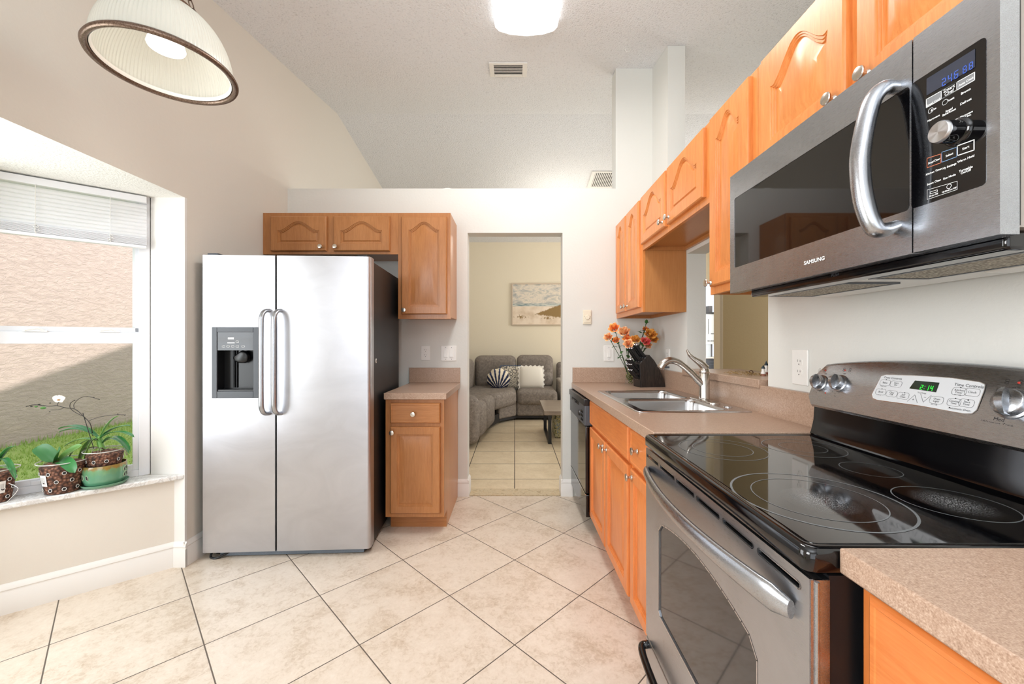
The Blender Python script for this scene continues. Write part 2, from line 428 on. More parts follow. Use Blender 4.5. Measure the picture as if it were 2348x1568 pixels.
# baseboards
def baseboard(mb, p0, p1, nrm, h=0.135):
    """p0->p1 along the wall, nrm points into the room"""
    p0, p1, nr = Vector(p0), Vector(p1), Vector(nrm)
    prof = [(0, 0), (0.014, 0), (0.014, 0.095), (0.011, 0.100), (0.011, 0.106), (0.014, 0.110), (0.010, 0.124), (0.004, 0.130), (0.002, h), (0, h)]
    mb.loops([[p + nr * a + Vector((0, 0, b)) for a, b in prof] for p in (p0, p1)])
    return mb
mb = MB()
baseboard(mb, Q0, Q0 + bu * Lw, -bn)
baseboard(mb, (-1.865, 2.18, 0), (-1.786, 2.18, 0), (0, -1, 0))
baseboard(mb, (-1.80, 2.168, 0), (-1.80, 3.16, 0), (1, 0, 0))
struct('baseboard_left', mb, M['trim'], 'white moulded baseboard along the bay wall', 'baseboard')
# back wall with doorway; low in front of the plant ledge, full height on the right
DX0, DX1, DZ = -0.3735, 0.380, 2.086
LEDGE = 2.438; YB = 3.168
mb = MB()
mb.box(XL, DX0, YB, YB + WT, 0, LEDGE); mb.box(DX1, 0.802, YB, YB + WT, 0, LEDGE); mb.box(DX0, DX1, YB, YB + WT, DZ, LEDGE)
mb.box(0.802, XR + WT + .004, YB, YB + WT, 0, ceil_z(3.2) - 0.004)
mb.box(XR + WT, 5.2, YB + 1.35, YB + 1.47, 0, ceil_z(4.06)) if False else None
struct('wall_back', mb, M['wall'], smooth=0)
mb = MB()
baseboard(mb, (-0.474, YB, 0), (DX0 + .012, YB, 0), (0, -1, 0)); baseboard(mb, (DX0, YB - 0.012, 0), (DX0, YB + WT, 0), (1, 0, 0))
baseboard(mb, (DX1 - .012, YB, 0), (0.46, YB, 0), (0, -1, 0)); baseboard(mb, (DX1, YB - 0.012, 0), (DX1, YB + WT, 0), (-1, 0, 0))
struct('baseboard_back', mb, M['trim'], 'white moulded baseboard at both sides of the doorway', 'baseboard')
# stone threshold
m = NT('travertine'); n = m.noise(m.coord(), 22, 6, 0.7, 1.0)
m.base(m.ramp(n, [(0.35, C(168, 146, 112)), (0.5, C(206, 190, 160)), (0.66, C(190, 166, 128))])); m.set(rough=0.45)
o = part('threshold', MB().box(DX0 + 0.016, DX1 - 0.016, YB + 0.005, 3.318, -0.05, 0.004), m.m, smooth=0)
tag(o, 'travertine threshold strip across the doorway floor', 'threshold', kind='structure')
struct('trim_1', MB().box(-1.8, 5.2, YB, 3.318, -0.06, -0.004), M['floor2'], smooth=0)
# right wall with the pass-through
WARP[0] = True
PY0, PY1 = 1.752, 2.546   # pass-through near and far edges
mb = MB()
mb.box(XR, XR + WT, PY1, 2.851, 0, 2.40)
mb.box(XR, XR + WT, 2.851, YB, 0, 2.40)
mb.box(XR, XR + WT, PY0, PY1, 0, 1.005)
mb.box(XR, XR + WT, PY0, PY1, 1.775, 2.40)
mb.box(XR, XR + WT, -1.2, PY0, 0, 2.40)
struct('wall_right', mb, M['wall'], smooth=0)
WARP[0] = False
struct('wall_column', MB().prism([(2.851, 2.395), (YB, 2.395), (YB, ceil_z(YB) - .001), (2.851, ceil_z(2.851) - .001)], FYZ(1.0925), 0, .124), M['wall'], smooth=0)
# far walls of the living room and of the rooms around
mb = MB().box(-1.9, 2.6, CEIL_FAR, CEIL_FAR + 0.12, 0, ceil_z(CEIL_FAR)); mb.box(2.6, 3.9, CEIL_FAR, CEIL_FAR + 0.12, 2.3, ceil_z(CEIL_FAR)); mb.box(3.9, 5.2, CEIL_FAR, CEIL_FAR + 0.12, 0, ceil_z(CEIL_FAR))
struct('wall_far', mb, M['wall_far'], smooth=0)
struct('wall_east', MB().prism([(-3.4, 0), (CEIL_FAR, 0), (CEIL_FAR, ceil_z(CEIL_FAR)), (4.06, ceil_z(4.06)), (-3.4, ceil_z(-3.4))], FYZ(5.08), 0, 0.12), M['wall_far'], smooth=0)
mb = MB().box(-1.92, -1.7, -3.4, -3.28, 0, ceil_z(-3.4)); mb.box(1.4, 5.2, -3.4, -3.28, 0, ceil_z(-3.4)); mb.box(-1.7, 1.4, -3.4, -3.28, 2.25, ceil_z(-3.4))
struct('wall_rear', mb, M['wall'], smooth=0)
# tan wall seen through the pass-through, with its opening trimmed in cream
YT = 4.35
xt0, _ = onY(1657, 800, YT); xt1, _ = onY(1650, 800, YT)
struct('wall_dining', MB().box(xt0, 5.08, YT, YT + 0.12, 0, 2.44), M['wall_tan'], smooth=0)
xtt = onY(1650, 800, YT)[0]
struct('trim_3', MB().box(xtt, xt0, YT - 0.01, YT + 0.13, 0, 2.44), M['jamb'], bevel=0.004, smooth=0)
# sliding door behind the camera
mb = MB()
for x in (-1.7, -0.19, 1.34): mb.box(x, x + 0.06, -3.36, -3.30, 0.0, 2.25)
mb.box(-1.7, 1.4, -3.36, -3.30, 0, 0.06); mb.box(-1.7, 1.4, -3.36, -3.30, 2.19, 2.25)
d = struct('door_1', mb, M['vinyl'], 'white framed glass sliding door at the rear of the room', 'door')
part('glass_pane', MB().box(-1.64, 1.34, -3.335, -3.330, 0.06, 2.19), M['glass'], d)

# ------------------------------------------------------------------ bay window
w = thing('window_1', 'white vinyl single-hung bay window above the marble sill', 'window', P0 + Vector((0, 0, SILL)))
w['kind'] = 'structure'
FW = Fr(P0, bu, (0, 0, 1), -bn)   # u along, v up, w into the room
W0, W1 = 0.0, 0.70
ms = (1.218 + 1.258) / 2          # meeting rail
mb = MB()
mb.box(W0, W0 + 0.045, SILL, SOF, -0.07, 0.0, FW); mb.box(W1 - 0.045, W1, SILL, SOF, -0.07, 0.0, FW)
mb.box(W0 + .045, W1 - .045, SILL, SILL + 0.035, -0.07, 0.0, FW); mb.box(W0 + .045, W1 - .045, SOF - 0.04, SOF, -0.07, 0.0, FW)
part('window_frame', mb, M['vinyl'], w, bevel=0.002, smooth=0)
mb = MB()  # upper sash further out
mb.box(W0 + 0.045, W0 + 0.062, 1.25, SOF - .04, -0.066, -0.04, FW); mb.box(W1 - 0.062, W1 - 0.045, 1.25, SOF - .04, -0.066, -0.04, FW)
mb.box(W0 + .045, W1 - .045, 1.276, 1.300, -0.066, -0.04, FW)
mb.box(W0 + .045, W1 - .045, 1.25, 1.276, -0.066, -0.03, FW)
part('upper_sash', mb, M['vinyl'], w, bevel=0.0015, smooth=0)
mb = MB()  # lower sash
mb.box(W0 + 0.045, W0 + 0.068, SILL + .035, 1.272, -0.034, -0.008, FW); mb.box(W1 - 0.068, W1 - 0.045, SILL + .035, 1.272, -0.034, -0.008, FW)
mb.box(W0 + .068, W1 - .068, 1.216, 1.272, -0.034, -0.008, FW); mb.box(W0 + .068, W1 - .068, SILL + .035, SILL + .062, -0.034, -0.008, FW)
ls = part('lower_sash', mb, M['vinyl'], w, bevel=0.0015, smooth=0)
mb = MB().box(0.30, 0.42, SILL + 0.036, SILL + 0.056, -0.008, 0.004, FW)
part('lift_rail', mb, M['vinyl'], ls, bevel=0.002)
for a in (0.12, 0.37):
    mb = MB().box(a, a + 0.075, 1.273, 1.279, -0.03, -0.004, FW).tube([FW.p(a + 0.01, 1.279, -0.015), FW.p(a + 0.03, 1.289, -0.008), FW.p(a + 0.07, 1.281, -0.004)], 0.004, 8)
    part('sash_lock', mb, M['white'], ls)
part('glass_pane', MB().box(W0 + .05, W1 - .05, 1.29, SOF - .04, -0.054, -0.051, FW), M['glass'], w, smooth=0)
part('glass_pane', MB().box(W0 + .06, W1 - .06, SILL + .06, 1.22, -0.022, -0.019, FW), M['glass'], w, smooth=0)
# front window of the bay, beyond the left edge of the view
xb = -2.52
w2 = thing('window_2', 'front pane of the bay window facing the lawn', 'window', (xb, 0.9, SILL)); w2['kind'] = 'structure'
mb = MB().box(xb - .06, xb, 0.10, 0.15, SILL, SOF).box(xb - .06, xb, 1.66, 1.71, SILL, SOF).box(xb - .06, xb, .15, 1.66, SILL, SILL + .05).box(xb - .06, xb, .15, 1.66, SOF - .05, SOF).box(xb - .05, xb - .01, .15, 1.66, 1.22, 1.26)
part('window_frame', mb, M['vinyl'], w2, bevel=0.002, smooth=0)
part('glass_pane', MB().box(xb - .033, xb - .03, 0.15, 1.66, SILL + .05, SOF - .05), M['glass'], w2, smooth=0)

# blind: headrail, closed slats, gathered stack
bl = thing('window_blind', 'white mini blind half raised with a gathered stack of slats at its bottom', 'blind', FW.p(0.36, 1.985, 0.03))
b0, b1 = 0.012, 0.66
mb = MB().box(b0, b1, 1.970, 2.004, 0.008, 0.036, FW); part('headrail', mb, M['vinyl'], bl, bevel=0.002)
mb = MB(); z = 1.962
while z > 1.782:
    L = []
    for k in range(5):
        t = k / 4.0; off = 0.022 + 0.008 * math.sin(t * math.pi) + 0.006 * (t - .5)
        L.append((off, z - t * 0.024))
    mb.add([FW.p(b0, b, a) for a, b in L] + [FW.p(b1, b, a) for a, b in L], [(k, k + 1, k + 6, k + 5) for k in range(4)])
    z -= 0.0195
m = NT('blind_vinyl'); m.base(C(240, 241, 243)); m.set(rough=0.4); 
tl = m.t.nodes.new('ShaderNodeBsdfTranslucent'); tl.inputs[0].default_value = (0.9, 0.92, 0.95, 1); mx = m.t.nodes.new('ShaderNodeMixShader'); mx.inputs[0].default_value = 0.35
m.l(m.b.outputs[0], mx.inputs[1]); m.l(tl.outputs[0], mx.inputs[2]); m.l(mx.outputs[0], m.out.inputs[0])
o = part('slats', mb, m.m, bl, smooth=60)
mb = MB()
for k in range(9): mb.box(b0, b1, 1.742 + k * 0.0042, 1.7445 + k * 0.0042, 0.012, 0.038, FW)
part('slat_stack', mb, M['vinyl'], bl, smooth=0)
part('bottom_rail', MB().box(b0, b1, 1.724, 1.740, 0.010, 0.040, FW), M['vinyl'], bl, bevel=0.003)
for a in (0.15, 0.40):
    mb = MB().tube([FW.p(a, 1.97, 0.036), FW.p(a, 1.742, 0.040)], 0.0012, 6); part('ladder_cord', mb, M['white'], bl)
    mb = MB()
    for k in range(7): mb.tube([FW.p(a + random.uniform(-.01, .01), 1.782 - k * .006, .041), FW.p(a + random.uniform(-.016, .016), 1.776 - k * .006, .048), FW.p(a + random.uniform(-.01, .01), 1.770 - k * .006, .041)], 0.001, 5)
    part('gathered_cord', mb, M['white'], bl)
# ------------------------------------------------------------------ cabinets
def arch_loop(w, h, l, r, b, t, A, n=28):
    """closed contour inside a w x h door: insets left, right, bottom, top; A = drop of the shoulders of the arched top"""
    x0, x1, y0 = l, w - r, b; out = []
    def top(u):
        a = abs(u); s = 0.0 if a > 0.86 else (0.5 * (1 + math.cos(math.pi * a / 0.86))) ** .78
        return h - t - A * (1 - s) - (A * 0.05 * math.sin(math.pi * (a - .8) / .2) if a > 0.8 else 0)
    yt0 = top(-1.0)
    for k in range(n): out.append((x0 + (x1 - x0) * k / n, y0))
    for k in range(4): out.append((x1, y0 + (top(1.0) - y0) * k / 4.0))
    for k in range(n): out.append((x1 - (x1 - x0) * k / n, top(1 - 2.0 * k / n)))
    for k in range(4): out.append((x0, yt0 - (yt0 - y0) * k / 4.0))
    return out
def panel_door(fr, w, h, A=0.0, t=0.02, st=0.052, drawer=False, top=None):
    """raised-panel door; fr origin = lower left corner of its back face"""
    tp = top if top is not None else st
    mb = MB(); L = []
    def lp(i, z, a=0.0, inner=True, tt=None):
        return [fr.p(x, y, z) for x, y in arch_loop(w, h, i, i, i, i if tt is None else tt, a)]
    L.append(lp(0, 0.0)); L.append(lp(0, t - 0.006)); L.append(lp(0.002, t - 0.003)); L.append(lp(0.006, t))
    if drawer:
        L.append(lp(0.012, t)); L.append(lp(0.014, t - .0015)); L.append(lp(0.022, t - .0015))
        mb.loops(L); return mb
    for d, z in ((0, t), (0.0015, t - .0035), (0.006, t - .0035), (0.0075, t - .007), (0.012, t - .007), (0.014, t - .012), (0.018, t - .012)):
        L.append(lp(st + d, z, A, tt=tp + d))
    if A > 0 or True:
        L.append(lp(st + 0.040, t - .005, A, tt=tp + 0.040) if w > 0.2 and h > 0.30 else lp(st + 0.024, t - .007, A * .9, tt=tp + 0.024))
    mb.loops(L); return mb
def knob(fr, parent, r=0.0155):
    mb = MB().lathe([(0.009, 0), (0.0085, 0.002), (0.005, 0.006), (0.0045, 0.013), (0.008, 0.017), (r, 0.020), (r, 0.0235), (r * 0.9, 0.0255), (r * 0.3, 0.027)], fr, 20)
    o = part('knob', mb, M['nickel'], parent); return o
def cab(name, label, cat, loc, group): return thing(name, label, cat, loc, group)
# --- left wall group faces -Y
YD = 2.835      # door front plane
YF = YD + 0.022 # face frame plane
def x_at(px, Y): return onY(px, 0, Y)[0]
def z_at(py, Y): return onY(0, py, Y)[1]
LX0, LX1, LX2 = x_at(603, YF), x_at(913, YF), x_at(1033, YF)
Z0, Z1, ZT = z_at(583, YF), z_at(731, YF), z_at(488, YF)
G = 'maple wall cabinets beside the refrigerator'
def upper(label, x0, x1, z0, z1, doors, A):
    c = cab('wall_cabinet', label, 'cabinet', ((x0 + x1) / 2, YB, z0), G)
    mb = MB().box(x0, x1, YF, YF + 0.018, z0, z1)
    mb2 = MB().box(x0 + .001, x1 - .001, YF + 0.018, YB, z0 + 0.012, z1)
    part('face_frame', mb, M['wood'], c, bevel=0.001, smooth=0)
    part('cabinet_box', mb2, M['wood_side'], c, smooth=0)
    for (px0, px1, py0, py1, kx, ky, a) in doors:
        dx0, dx1 = x_at(px0, YD), x_at(px1, YD); dz1, dz0 = z_at(py0, YD), z_at(py1, YD)
        d = part('door', panel_door(FY(dx0, YF, dz0), dx1 - dx0, dz1 - dz0, a, t=0.021, top=0.038), M['wood'], c)
        kk = FY(x_at(kx, YD), YF - 0.021, z_at(ky, YD)); knob(kk, d)
    return c
upper('wide low maple wall cabinet with two arched doors above the refrigerator', LX0, LX1 - .001, Z0, ZT,
      [(619, 748, 495, 575, 736, 566, .062), (764, 893, 495, 575, 770, 566, .062)], 0)
upper('tall narrow maple wall cabinet with one arched door, left of the doorway', LX1, LX2, Z1, ZT,
      [(920, 1024, 496, 720, 927, 711, .055)], 0)
# --- base cabinet left of the doorway
YC = 2.545
bx0, bx1 = x_at(884, YC), x_at(1018.5, YC)
bc = cab('base_cabinet', 'narrow maple base cabinet with one drawer and one door, between refrigerator and doorway', 'cabinet', ((bx0 + bx1) / 2, YB, 0), None)
part('face_frame', MB().box(bx0, bx1, YC, YC + .018, 0.108, 0.859), M['wood'], bc, bevel=.001, smooth=0)
part('cabinet_box', MB().box(bx0 + .001, bx1 - .001, YC + .018, YB, 0.108, 0.859).box(bx0 + .001, bx1 - .001, 2.663, YB, 0.0, 0.108), M['wood_side'], bc, smooth=0)
part('toe_kick', MB().box(bx0 + .002, bx1 - .002, 2.645, 2.662, 0, 0.108), M['wood_h'], bc, smooth=0)
yd = YC - 0.021
dr = part('drawer', panel_door(FY(x_at(894, yd), YC, z_at(970.5, yd)), x_at(1009, yd) - x_at(894, yd), z_at(924.5, yd) - z_at(970.5, yd), t=.021, drawer=True), M['wood_h'], bc)
knob(FY(x_at(948, yd), yd, z_at(949, yd)), dr)
d = part('door', panel_door(FY(x_at(894, yd), YC, z_at(1178, yd)), x_at(1009, yd) - x_at(894, yd), z_at(979, yd) - z_at(1178, yd), t=.021, st=.045), M['wood'], bc)
knob(FY(x_at(900, yd), yd, z_at(991, yd)), d)
# counter with backsplash
cx0, cx1 = -0.826, -0.430
ct = thing('countertop', 'short tan speckled laminate counter between refrigerator and doorway', 'countertop', ((cx0 + cx1) / 2, YB, .859), 'tan laminate counters')
part('counter_slab', MB().box(cx0, cx1, 2.52, YB, 0.859, 0.900), M['lam'], ct, bevel=0.003)
part('backsplash', MB().box(x_at(938, YB - .02), cx1 - .001, YB - .02, YB, 0.9, 1.018), M['lam'], ct, bevel=0.002)

# --- right-hand run (straight co-ordinates; warp() lets it drift as built)
WARP[0] = True
UD = 0.786; UF = UD + 0.022
GU = 'maple wall cabinets along the right wall'
def upper_r(label, y0, y1, z0, z1, doors, lip=True):
    """y0 near, y1 far; doors: (near, far, z0, z1, knob_y, knob_z, arch, top)"""
    c = cab('wall_cabinet', label, 'cabinet', (XR, (y0 + y1) / 2, z0), GU)
    part('face_frame', MB().box(UF, UF + .018, y0, y1, z0, z1), M['wood_r'], c, bevel=.001, smooth=0)
    mb = MB().box(UF + .018, XR - 0.002, y0 + .001, y1 - .001, z0 + .022, z1)
    mb.box(UF + .018, XR - 0.002, y0 + .001, y0 + .016, z0 + .001, z0 + .022); mb.box(UF + .018, XR - 0.002, y1 - .016, y1 - .001, z0 + .001, z0 + .022)
    mb.box(XR - .020, XR - 0.002, y0 + .016, y1 - .016, z0 + .001, z0 + .022)
    part('cabinet_box', mb, M['wood_side'], c, smooth=0)
    for n_, f_, a, b, ky, kz, A, tp in doors:
        d = part('door', panel_door(FX(UF, f_, a), f_ - n_, b - a, A, t=.021, top=tp), M['wood_r'], c)
        knob(FX(UF - .021, ky, kz), d)
    return c
ZU, ZUT, ZS = 1.406, 2.138, 1.797
upper_r('tall maple wall cabinet with two slim arched doors in the far right corner', 2.553, 3.166, ZU, ZUT,
        [(2.872, 3.120, ZU + .035, ZUT - .012, 2.895, ZU + .065, .06, .04), (2.585, 2.842, ZU + .035, ZUT - .012, 2.818, ZU + .065, .06, .04)])
upper_r('short maple wall cabinet with two arched doors above the pass-through', 1.697, 2.550, ZS, ZUT,
        [(2.145, 2.535, ZS + .032, ZUT - .012, 2.172, ZS + .062, .085, .04), (1.728, 2.118, ZS + .032, ZUT - .012, 2.085, ZS + .062, .085, .04)])
upper_r('tall single-door maple wall cabinet between the short cabinet and the microwave', 1.374, 1.695, ZU, ZUT,
        [(1.402, 1.668, ZU + .030, ZUT - .012, 1.652, ZU + .045, .065, .04)])
upper_r('maple wall cabinet with two arched doors above the microwave', 0.606, 1.372, 1.762, ZUT,
        [(0.996, 1.330, 1.790, ZUT - .012, 1.026, 1.818, .075, .04), (0.640, 0.965, 1.790, ZUT - .012, 0.930, 1.818, .075, .04)])
# base cabinets
BD = 0.461; BF = BD + 0.022; BT = 0.859
GB = 'maple base cabinets along the right wall'
def base_r(label, y0, y1):
    c = cab('base_cabinet', label, 'cabinet', (XR, (y0 + y1) / 2, 0), GB)
    part('face_frame', MB().box(BF, BF + .018, y0, y1, .108, BT), M['wood_base'], c, bevel=.001, smooth=0)
    part('cabinet_box', MB().box(BF + .018, XR, y0 + .001, y1 - .001, .108, BT - .2).box(BF + .018, BF + .05, y0 + .001, y1 - .001, BT - .2, BT).box(BF + .018, XR, y0 + .001, y0 + .018, BT - .2, BT).box(BF + .018, XR, y1 - .018, y1 - .001, BT - .2, BT), M['wood_base'], c, smooth=0)
    part('toe_kick', MB().box(BF + .075, BF + .09, y0 + .001, y1 - .001, 0, .108), M['wood_base_h'], c, smooth=0)
    return c
c = base_r('wide maple sink cabinet with a false drawer front and two doors', 1.700, 2.532)
part('false_drawer_front', panel_door(FX(BF, 2.520, .705), .800, .145, t=.021, drawer=True), M['wood_base_h'], c)
for n_, f_, ky in ((2.132, 2.520, 2.162), (1.722, 2.112, 2.082)):
    d = part('door', panel_door(FX(BF, f_, .125), f_ - n_, .560, t=.021, st=.05), M['wood_base'], c)
    knob(FX(BD, ky, .655 + (0.0 if ky > 2.1 else 0)), d)
c = base_r('narrow maple base cabinet with one drawer and one door, between sink cabinet and range', 1.378, 1.698)
d = part('drawer', panel_door(FX(BF, 1.684, .705), .292, .145, t=.021, drawer=True), M['wood_base_h'], c); knob(FX(BD, 1.585, .780), d)
d = part('door', panel_door(FX(BF, 1.684, .125), .292, .560, t=.021, st=.045), M['wood_base'], c); knob(FX(BD, 1.655, .655), d)
c = base_r('maple base cabinet in the near right corner, beside the range', -0.35, 0.600)
d = part('drawer', panel_door(FX(BF, 0.572, .705), .40, .145, t=.021, drawer=True), M['wood_base_h'], c)
knob(FX(BD, .37, .78), d)
d = part('door', panel_door(FX(BF, 0.572, .125), .40, .560, t=.021, st=.05), M['wood_base'], c); knob(FX(BD, .53, .655), d)

# --- dishwasher
dw = thing('dishwasher', 'black built-in dishwasher with a grey front panel beside the doorway wall', 'dishwasher', (.8, 2.84, 0))
y0, y1 = 2.540, 3.150
part('body', MB().box(BF + .02, 1.05, y0, y1, .10, .853).box(BF + .06, 1.05, y0 + .01, y1 - .01, 0, .10), M['blackside'], dw, smooth=0)
FD = FX(0.455, y1, 0)
dd = part('door', MB().box(0.442, 0.500, y0 + .004, y1 - .002, .255, .680), M['blackgloss'], dw, bevel=.004)
pn = part('control_panel', MB().box(0.436, 0.500, y0 + .003, y1 - .001, .684, .850), M['dkgrey'], dw, bevel=.006)
part('top_edge', MB().box(0.430, 0.500, y0 + .002, y1 - .001, .810, .853), M['black'], pn, bevel=.004)
part('latch_recess', MB().box(0.434, 0.436, y0 + .22, y1 - .10, .785, .806), M['dark'], pn, smooth=0)
part('latch_handle', MB().box(0.424, 0.437, y0 + .30, y1 - .20, .790, .804), M['black'], pn, bevel=.003)
mb = MB()
for i in range(2):
    for j in range(3): mb.box(0.431, 0.436, y0 + .06 + .035 * i, y0 + .082 + .035 * i, .705 + .026 * j, .720 + .026 * j)
part('button', mb, M['blackgloss'], pn, bevel=.001)
part('cycle_dial', MB().lathe([(0.020, 0), (0.018, .010), (0.012, .012)], FX(0.436, y0 + .17, .74), 20), M['black'], pn)
part('lower_panel', MB().box(0.445, 0.500, y0 + .004, y1 - .002, .105, .245), M['blackgloss'], dw, bevel=.003)
part('trim_strip', MB().box(0.440, 0.446, y0 + .004, y1 - .002, .246, .252), M['steelrim'], dw, smooth=0)

# --- main counter with sink cut-out
def slab_hole(x0, x1, y0, y1, a0, a1, b0, b1, z0, z1, mb):
    xs, ys = [x0, a0, a1, x1], [y0, b0, b1, y1]; idx = lambda i, j, k: (k * 16 + j * 4 + i)
    vs = [(x, y, z) for z in (z0, z1) for y in ys for x in xs]; fs = []
    for j in range(3):
        for i in range(3):
            if i == 1 and j == 1: continue
            for k in (0, 1): fs.append([idx(i, j, k), idx(i + 1, j, k), idx(i + 1, j + 1, k), idx(i, j + 1, k)])
    def wall(i0, j0, i1, j1): fs.append([idx(i0, j0, 0), idx(i1, j1, 0), idx(i1, j1, 1), idx(i0, j0, 1)])
    for i in range(3): wall(i, 0, i + 1, 0); wall(i, 3, i + 1, 3); wall(0, i, 0, i + 1); wall(3, i, 3, i + 1)
    wall(1, 1, 2, 1); wall(1, 2, 2, 2); wall(1, 1, 1, 2); wall(2, 1, 2, 2)
    return mb.add(vs, fs)
CXF = 0.4514
SX0, SX1, SY0, SY1 = 0.5225, 1.046, 1.775, 2.590
ct = thing('countertop', 'long tan speckled laminate counter around the sink, along the right wall', 'countertop', (.8, 2.3, .859), 'tan laminate counters')
mb = slab_hole(CXF, 1.062, 1.378, 3.166, SX0 + .018, SX1 - .018, SY0 + .018, SY1 - .018, .859, .900, MB())
part('counter_slab', mb, M['lam'], ct, bevel=.0025)
mb = MB().box(1.062, 1.088, 1.378, 3.146, .86, 1.020)
part('backsplash', mb, M['lam'], ct, bevel=.002)
part('backsplash', MB().box(0.4575, 1.088, 3.146, 3.166, .9, 1.020), M['lam'], ct, bevel=.002)
part('wall_cap', MB().box(1.062, 1.088, PY0 + .02, 2.53, 1.0205, 1.0215), M['lam'], ct, smooth=0) if False else None
ct = thing('countertop', 'tan speckled laminate counter in the near right corner beside the range', 'countertop', (.8, .1, .859), 'tan laminate counters')
part('counter_slab', MB().box(CXF, 1.088, -.36, .606, .859, .8965), M['lam'], ct, bevel=.003)
bar = thing('bar_counter', 'raised tan laminate bar ledge in the pass-through opening', 'bar counter', (1.2, 2.14, 1.008))
part('counter_slab', MB().box(1.056, 1.42, PY0 + .012, PY1 - .001, 1.008, 1.046), M['lam'], bar, bevel=.0025)
WARP[0] = False

# --- sink
WARP[0] = True
sk = thing('sink', 'stainless steel double-bowl sink set into the tan counter', 'sink', (.78, 2.18, .9))
zc = .900
B1 = (SX0 + .038, SX1 - .095, 2.205, SY1 - .035); B2 = (SX0 + .038, SX1 - .095, SY0 + .035, 2.165)
def bowl(x0, x1, y0, y1, depth):
    L = []; cx, cy, w_, h_ = (x0 + x1) / 2, (y0 + y1) / 2, x1 - x0, y1 - y0
    for sft, z, r in ((0, zc + .005, .045), (.003, zc + .001, .045), (.006, zc - .01, .045), (.012, zc - depth + .04, .05), (.022, zc - depth + .012, .05), (.045, zc - depth, .05), (.16, zc - depth - .004, .012)):
        L.append([Vector((a, b, z)) for a, b in rrect(w_ - 2 * sft, h_ - 2 * sft, r, 6, cx, cy)])
    return MB().loops(L, False, True)
# rim deck with two holes: build as a ring mesh per bowl plus surrounding deck
def deck():
    bm = bmesh.new()
    def ring(poly, z):
        vs = [bm.verts.new((a, b, z)) for a, b in poly]; return vs, [bm.edges.new((vs[i], vs[(i + 1) % len(vs)])) for i in range(len(vs))]
    E = []
    for poly in (rrect(SX1 - SX0 - .012, SY1 - SY0 - .012, .02, 5, (SX0 + SX1) / 2, (SY0 + SY1) / 2),
                 rrect(B1[1] - B1[0], B1[3] - B1[2], .045, 6, (B1[0] + B1[1]) / 2, (B1[2] + B1[3]) / 2),
                 rrect(B2[1] - B2[0], B2[3] - B2[2], .045, 6, (B2[0] + B2[1]) / 2, (B2[2] + B2[3]) / 2)):
        E += ring(poly, zc + .005)[1]
    bmesh.ops.triangle_fill(bm, use_beauty=True, edges=E)
    bm.verts.index_update()
    mb = MB(); mb.v = [v.co.copy() for v in bm.verts]; mb.f = [[v.index for v in f.verts] for f in bm.faces]; bm.free()
    o_ = [rrect(SX1 - SX0 - .012 + 2 * d, SY1 - SY0 - .012 + 2 * d, .02 + d, 5, (SX0 + SX1) / 2, (SY0 + SY1) / 2) for d in (0, .004, .006)]
    mb.loops([[Vector((a, b, z)) for a, b in p] for p, z in zip(o_, (zc + .005, zc + .004, zc + .0005))], False, False)
    return mb
part('rim', deck(), M['steelrim'], sk, smooth=50)
for B in (B1, B2):
    b = part('bowl', bowl(*B, .17), M['sink_steel'], sk, smooth=60)
    part('drain', MB().lathe([(.045, 0), (.042, .003), (.030, .002), (.028, -.004)], FZ((B[0] + B[1]) / 2, (B[2] + B[3]) / 2, zc - .176), 24), M['steelrim'], b)
part('hole_cover', MB().lathe([(.020, 0), (.019, .004), (.010, .006)], FZ(.995, 1.90, zc + .005), 24), M['steelrim'], sk)
# --- faucet
FXc, FYc = 0.985, 2.11
fa = thing('faucet', 'brushed steel single-lever faucet with a low arched spout at the sink', 'faucet', (FXc, FYc, zc + .005))
mb = MB().loops([[Vector((a, b, z)) for a, b in rrect(.060 - d, .25 - d, .028 - d / 2, 6, FXc, FYc)] for z, d in ((zc + .0055, 0), (zc + .010, .001), (zc + .013, .012))])
part('base_plate', mb, M['brushed_round'], fa)
R_ = 0.0255
part('body', MB().lathe([(R_, zc + .012), (R_ + .001, zc + .02), (R_, zc + .025), (R_, zc + .148), (R_ - .001, zc + .150), (R_, zc + .152), (R_ - .001, zc + .162), (R_ - .006, zc + .180), (R_ - .015, zc + .192), (.004, zc + .196)], FZ(FXc, FYc, 0), 28), M['brushed_round'], fa, smooth=50)
def bez(pts, n=10):
    """catmull-rom through points"""
    P = [Vector(p) for p in pts]; P = [P[0] * 2 - P[1]] + P + [P[-1] * 2 - P[-2]]; out = []
    for i in range(1, len(P) - 2):
        for k in range(n):
            t = k / n; a, b, c, d = P[i - 1], P[i], P[i + 1], P[i + 2]
            out.append(0.5 * ((2 * b) + (c - a) * t + (2 * a - 5 * b + 4 * c - d) * t * t + (3 * b - a - 3 * c + d) * t ** 3))
    out.append(P[-2]); return out
def lerp_list(vals, m):
    n = len(vals) - 1; return [vals[min(int(i * n / (m - 1)), n - 1)] * (1 - (i * n / (m - 1) - min(int(i * n / (m - 1)), n - 1))) + vals[min(int(i * n / (m - 1)), n - 1) + 1] * (i * n / (m - 1) - min(int(i * n / (m - 1)), n - 1)) for i in range(m)]
sp_ = bez([(FXc, FYc, zc + .085), (.955, FYc, zc + .112), (.905, FYc, zc + .162), (.850, FYc, zc + .205), (.805, FYc, zc + .216), (.770, FYc, zc + .200), (.752, FYc, zc + .176)], 8)
part('spout', MB().tube(sp_, lerp_list([.021, .019, .0165, .0165, .018, .0195, .0185], len(sp_)), 18), M['brushed_round'], fa, smooth=60)
part('spray_button', MB().box(.775, .80, FYc - .006, FYc + .006, zc + .176, zc + .186), M['dkgrey'], fa, bevel=.002)
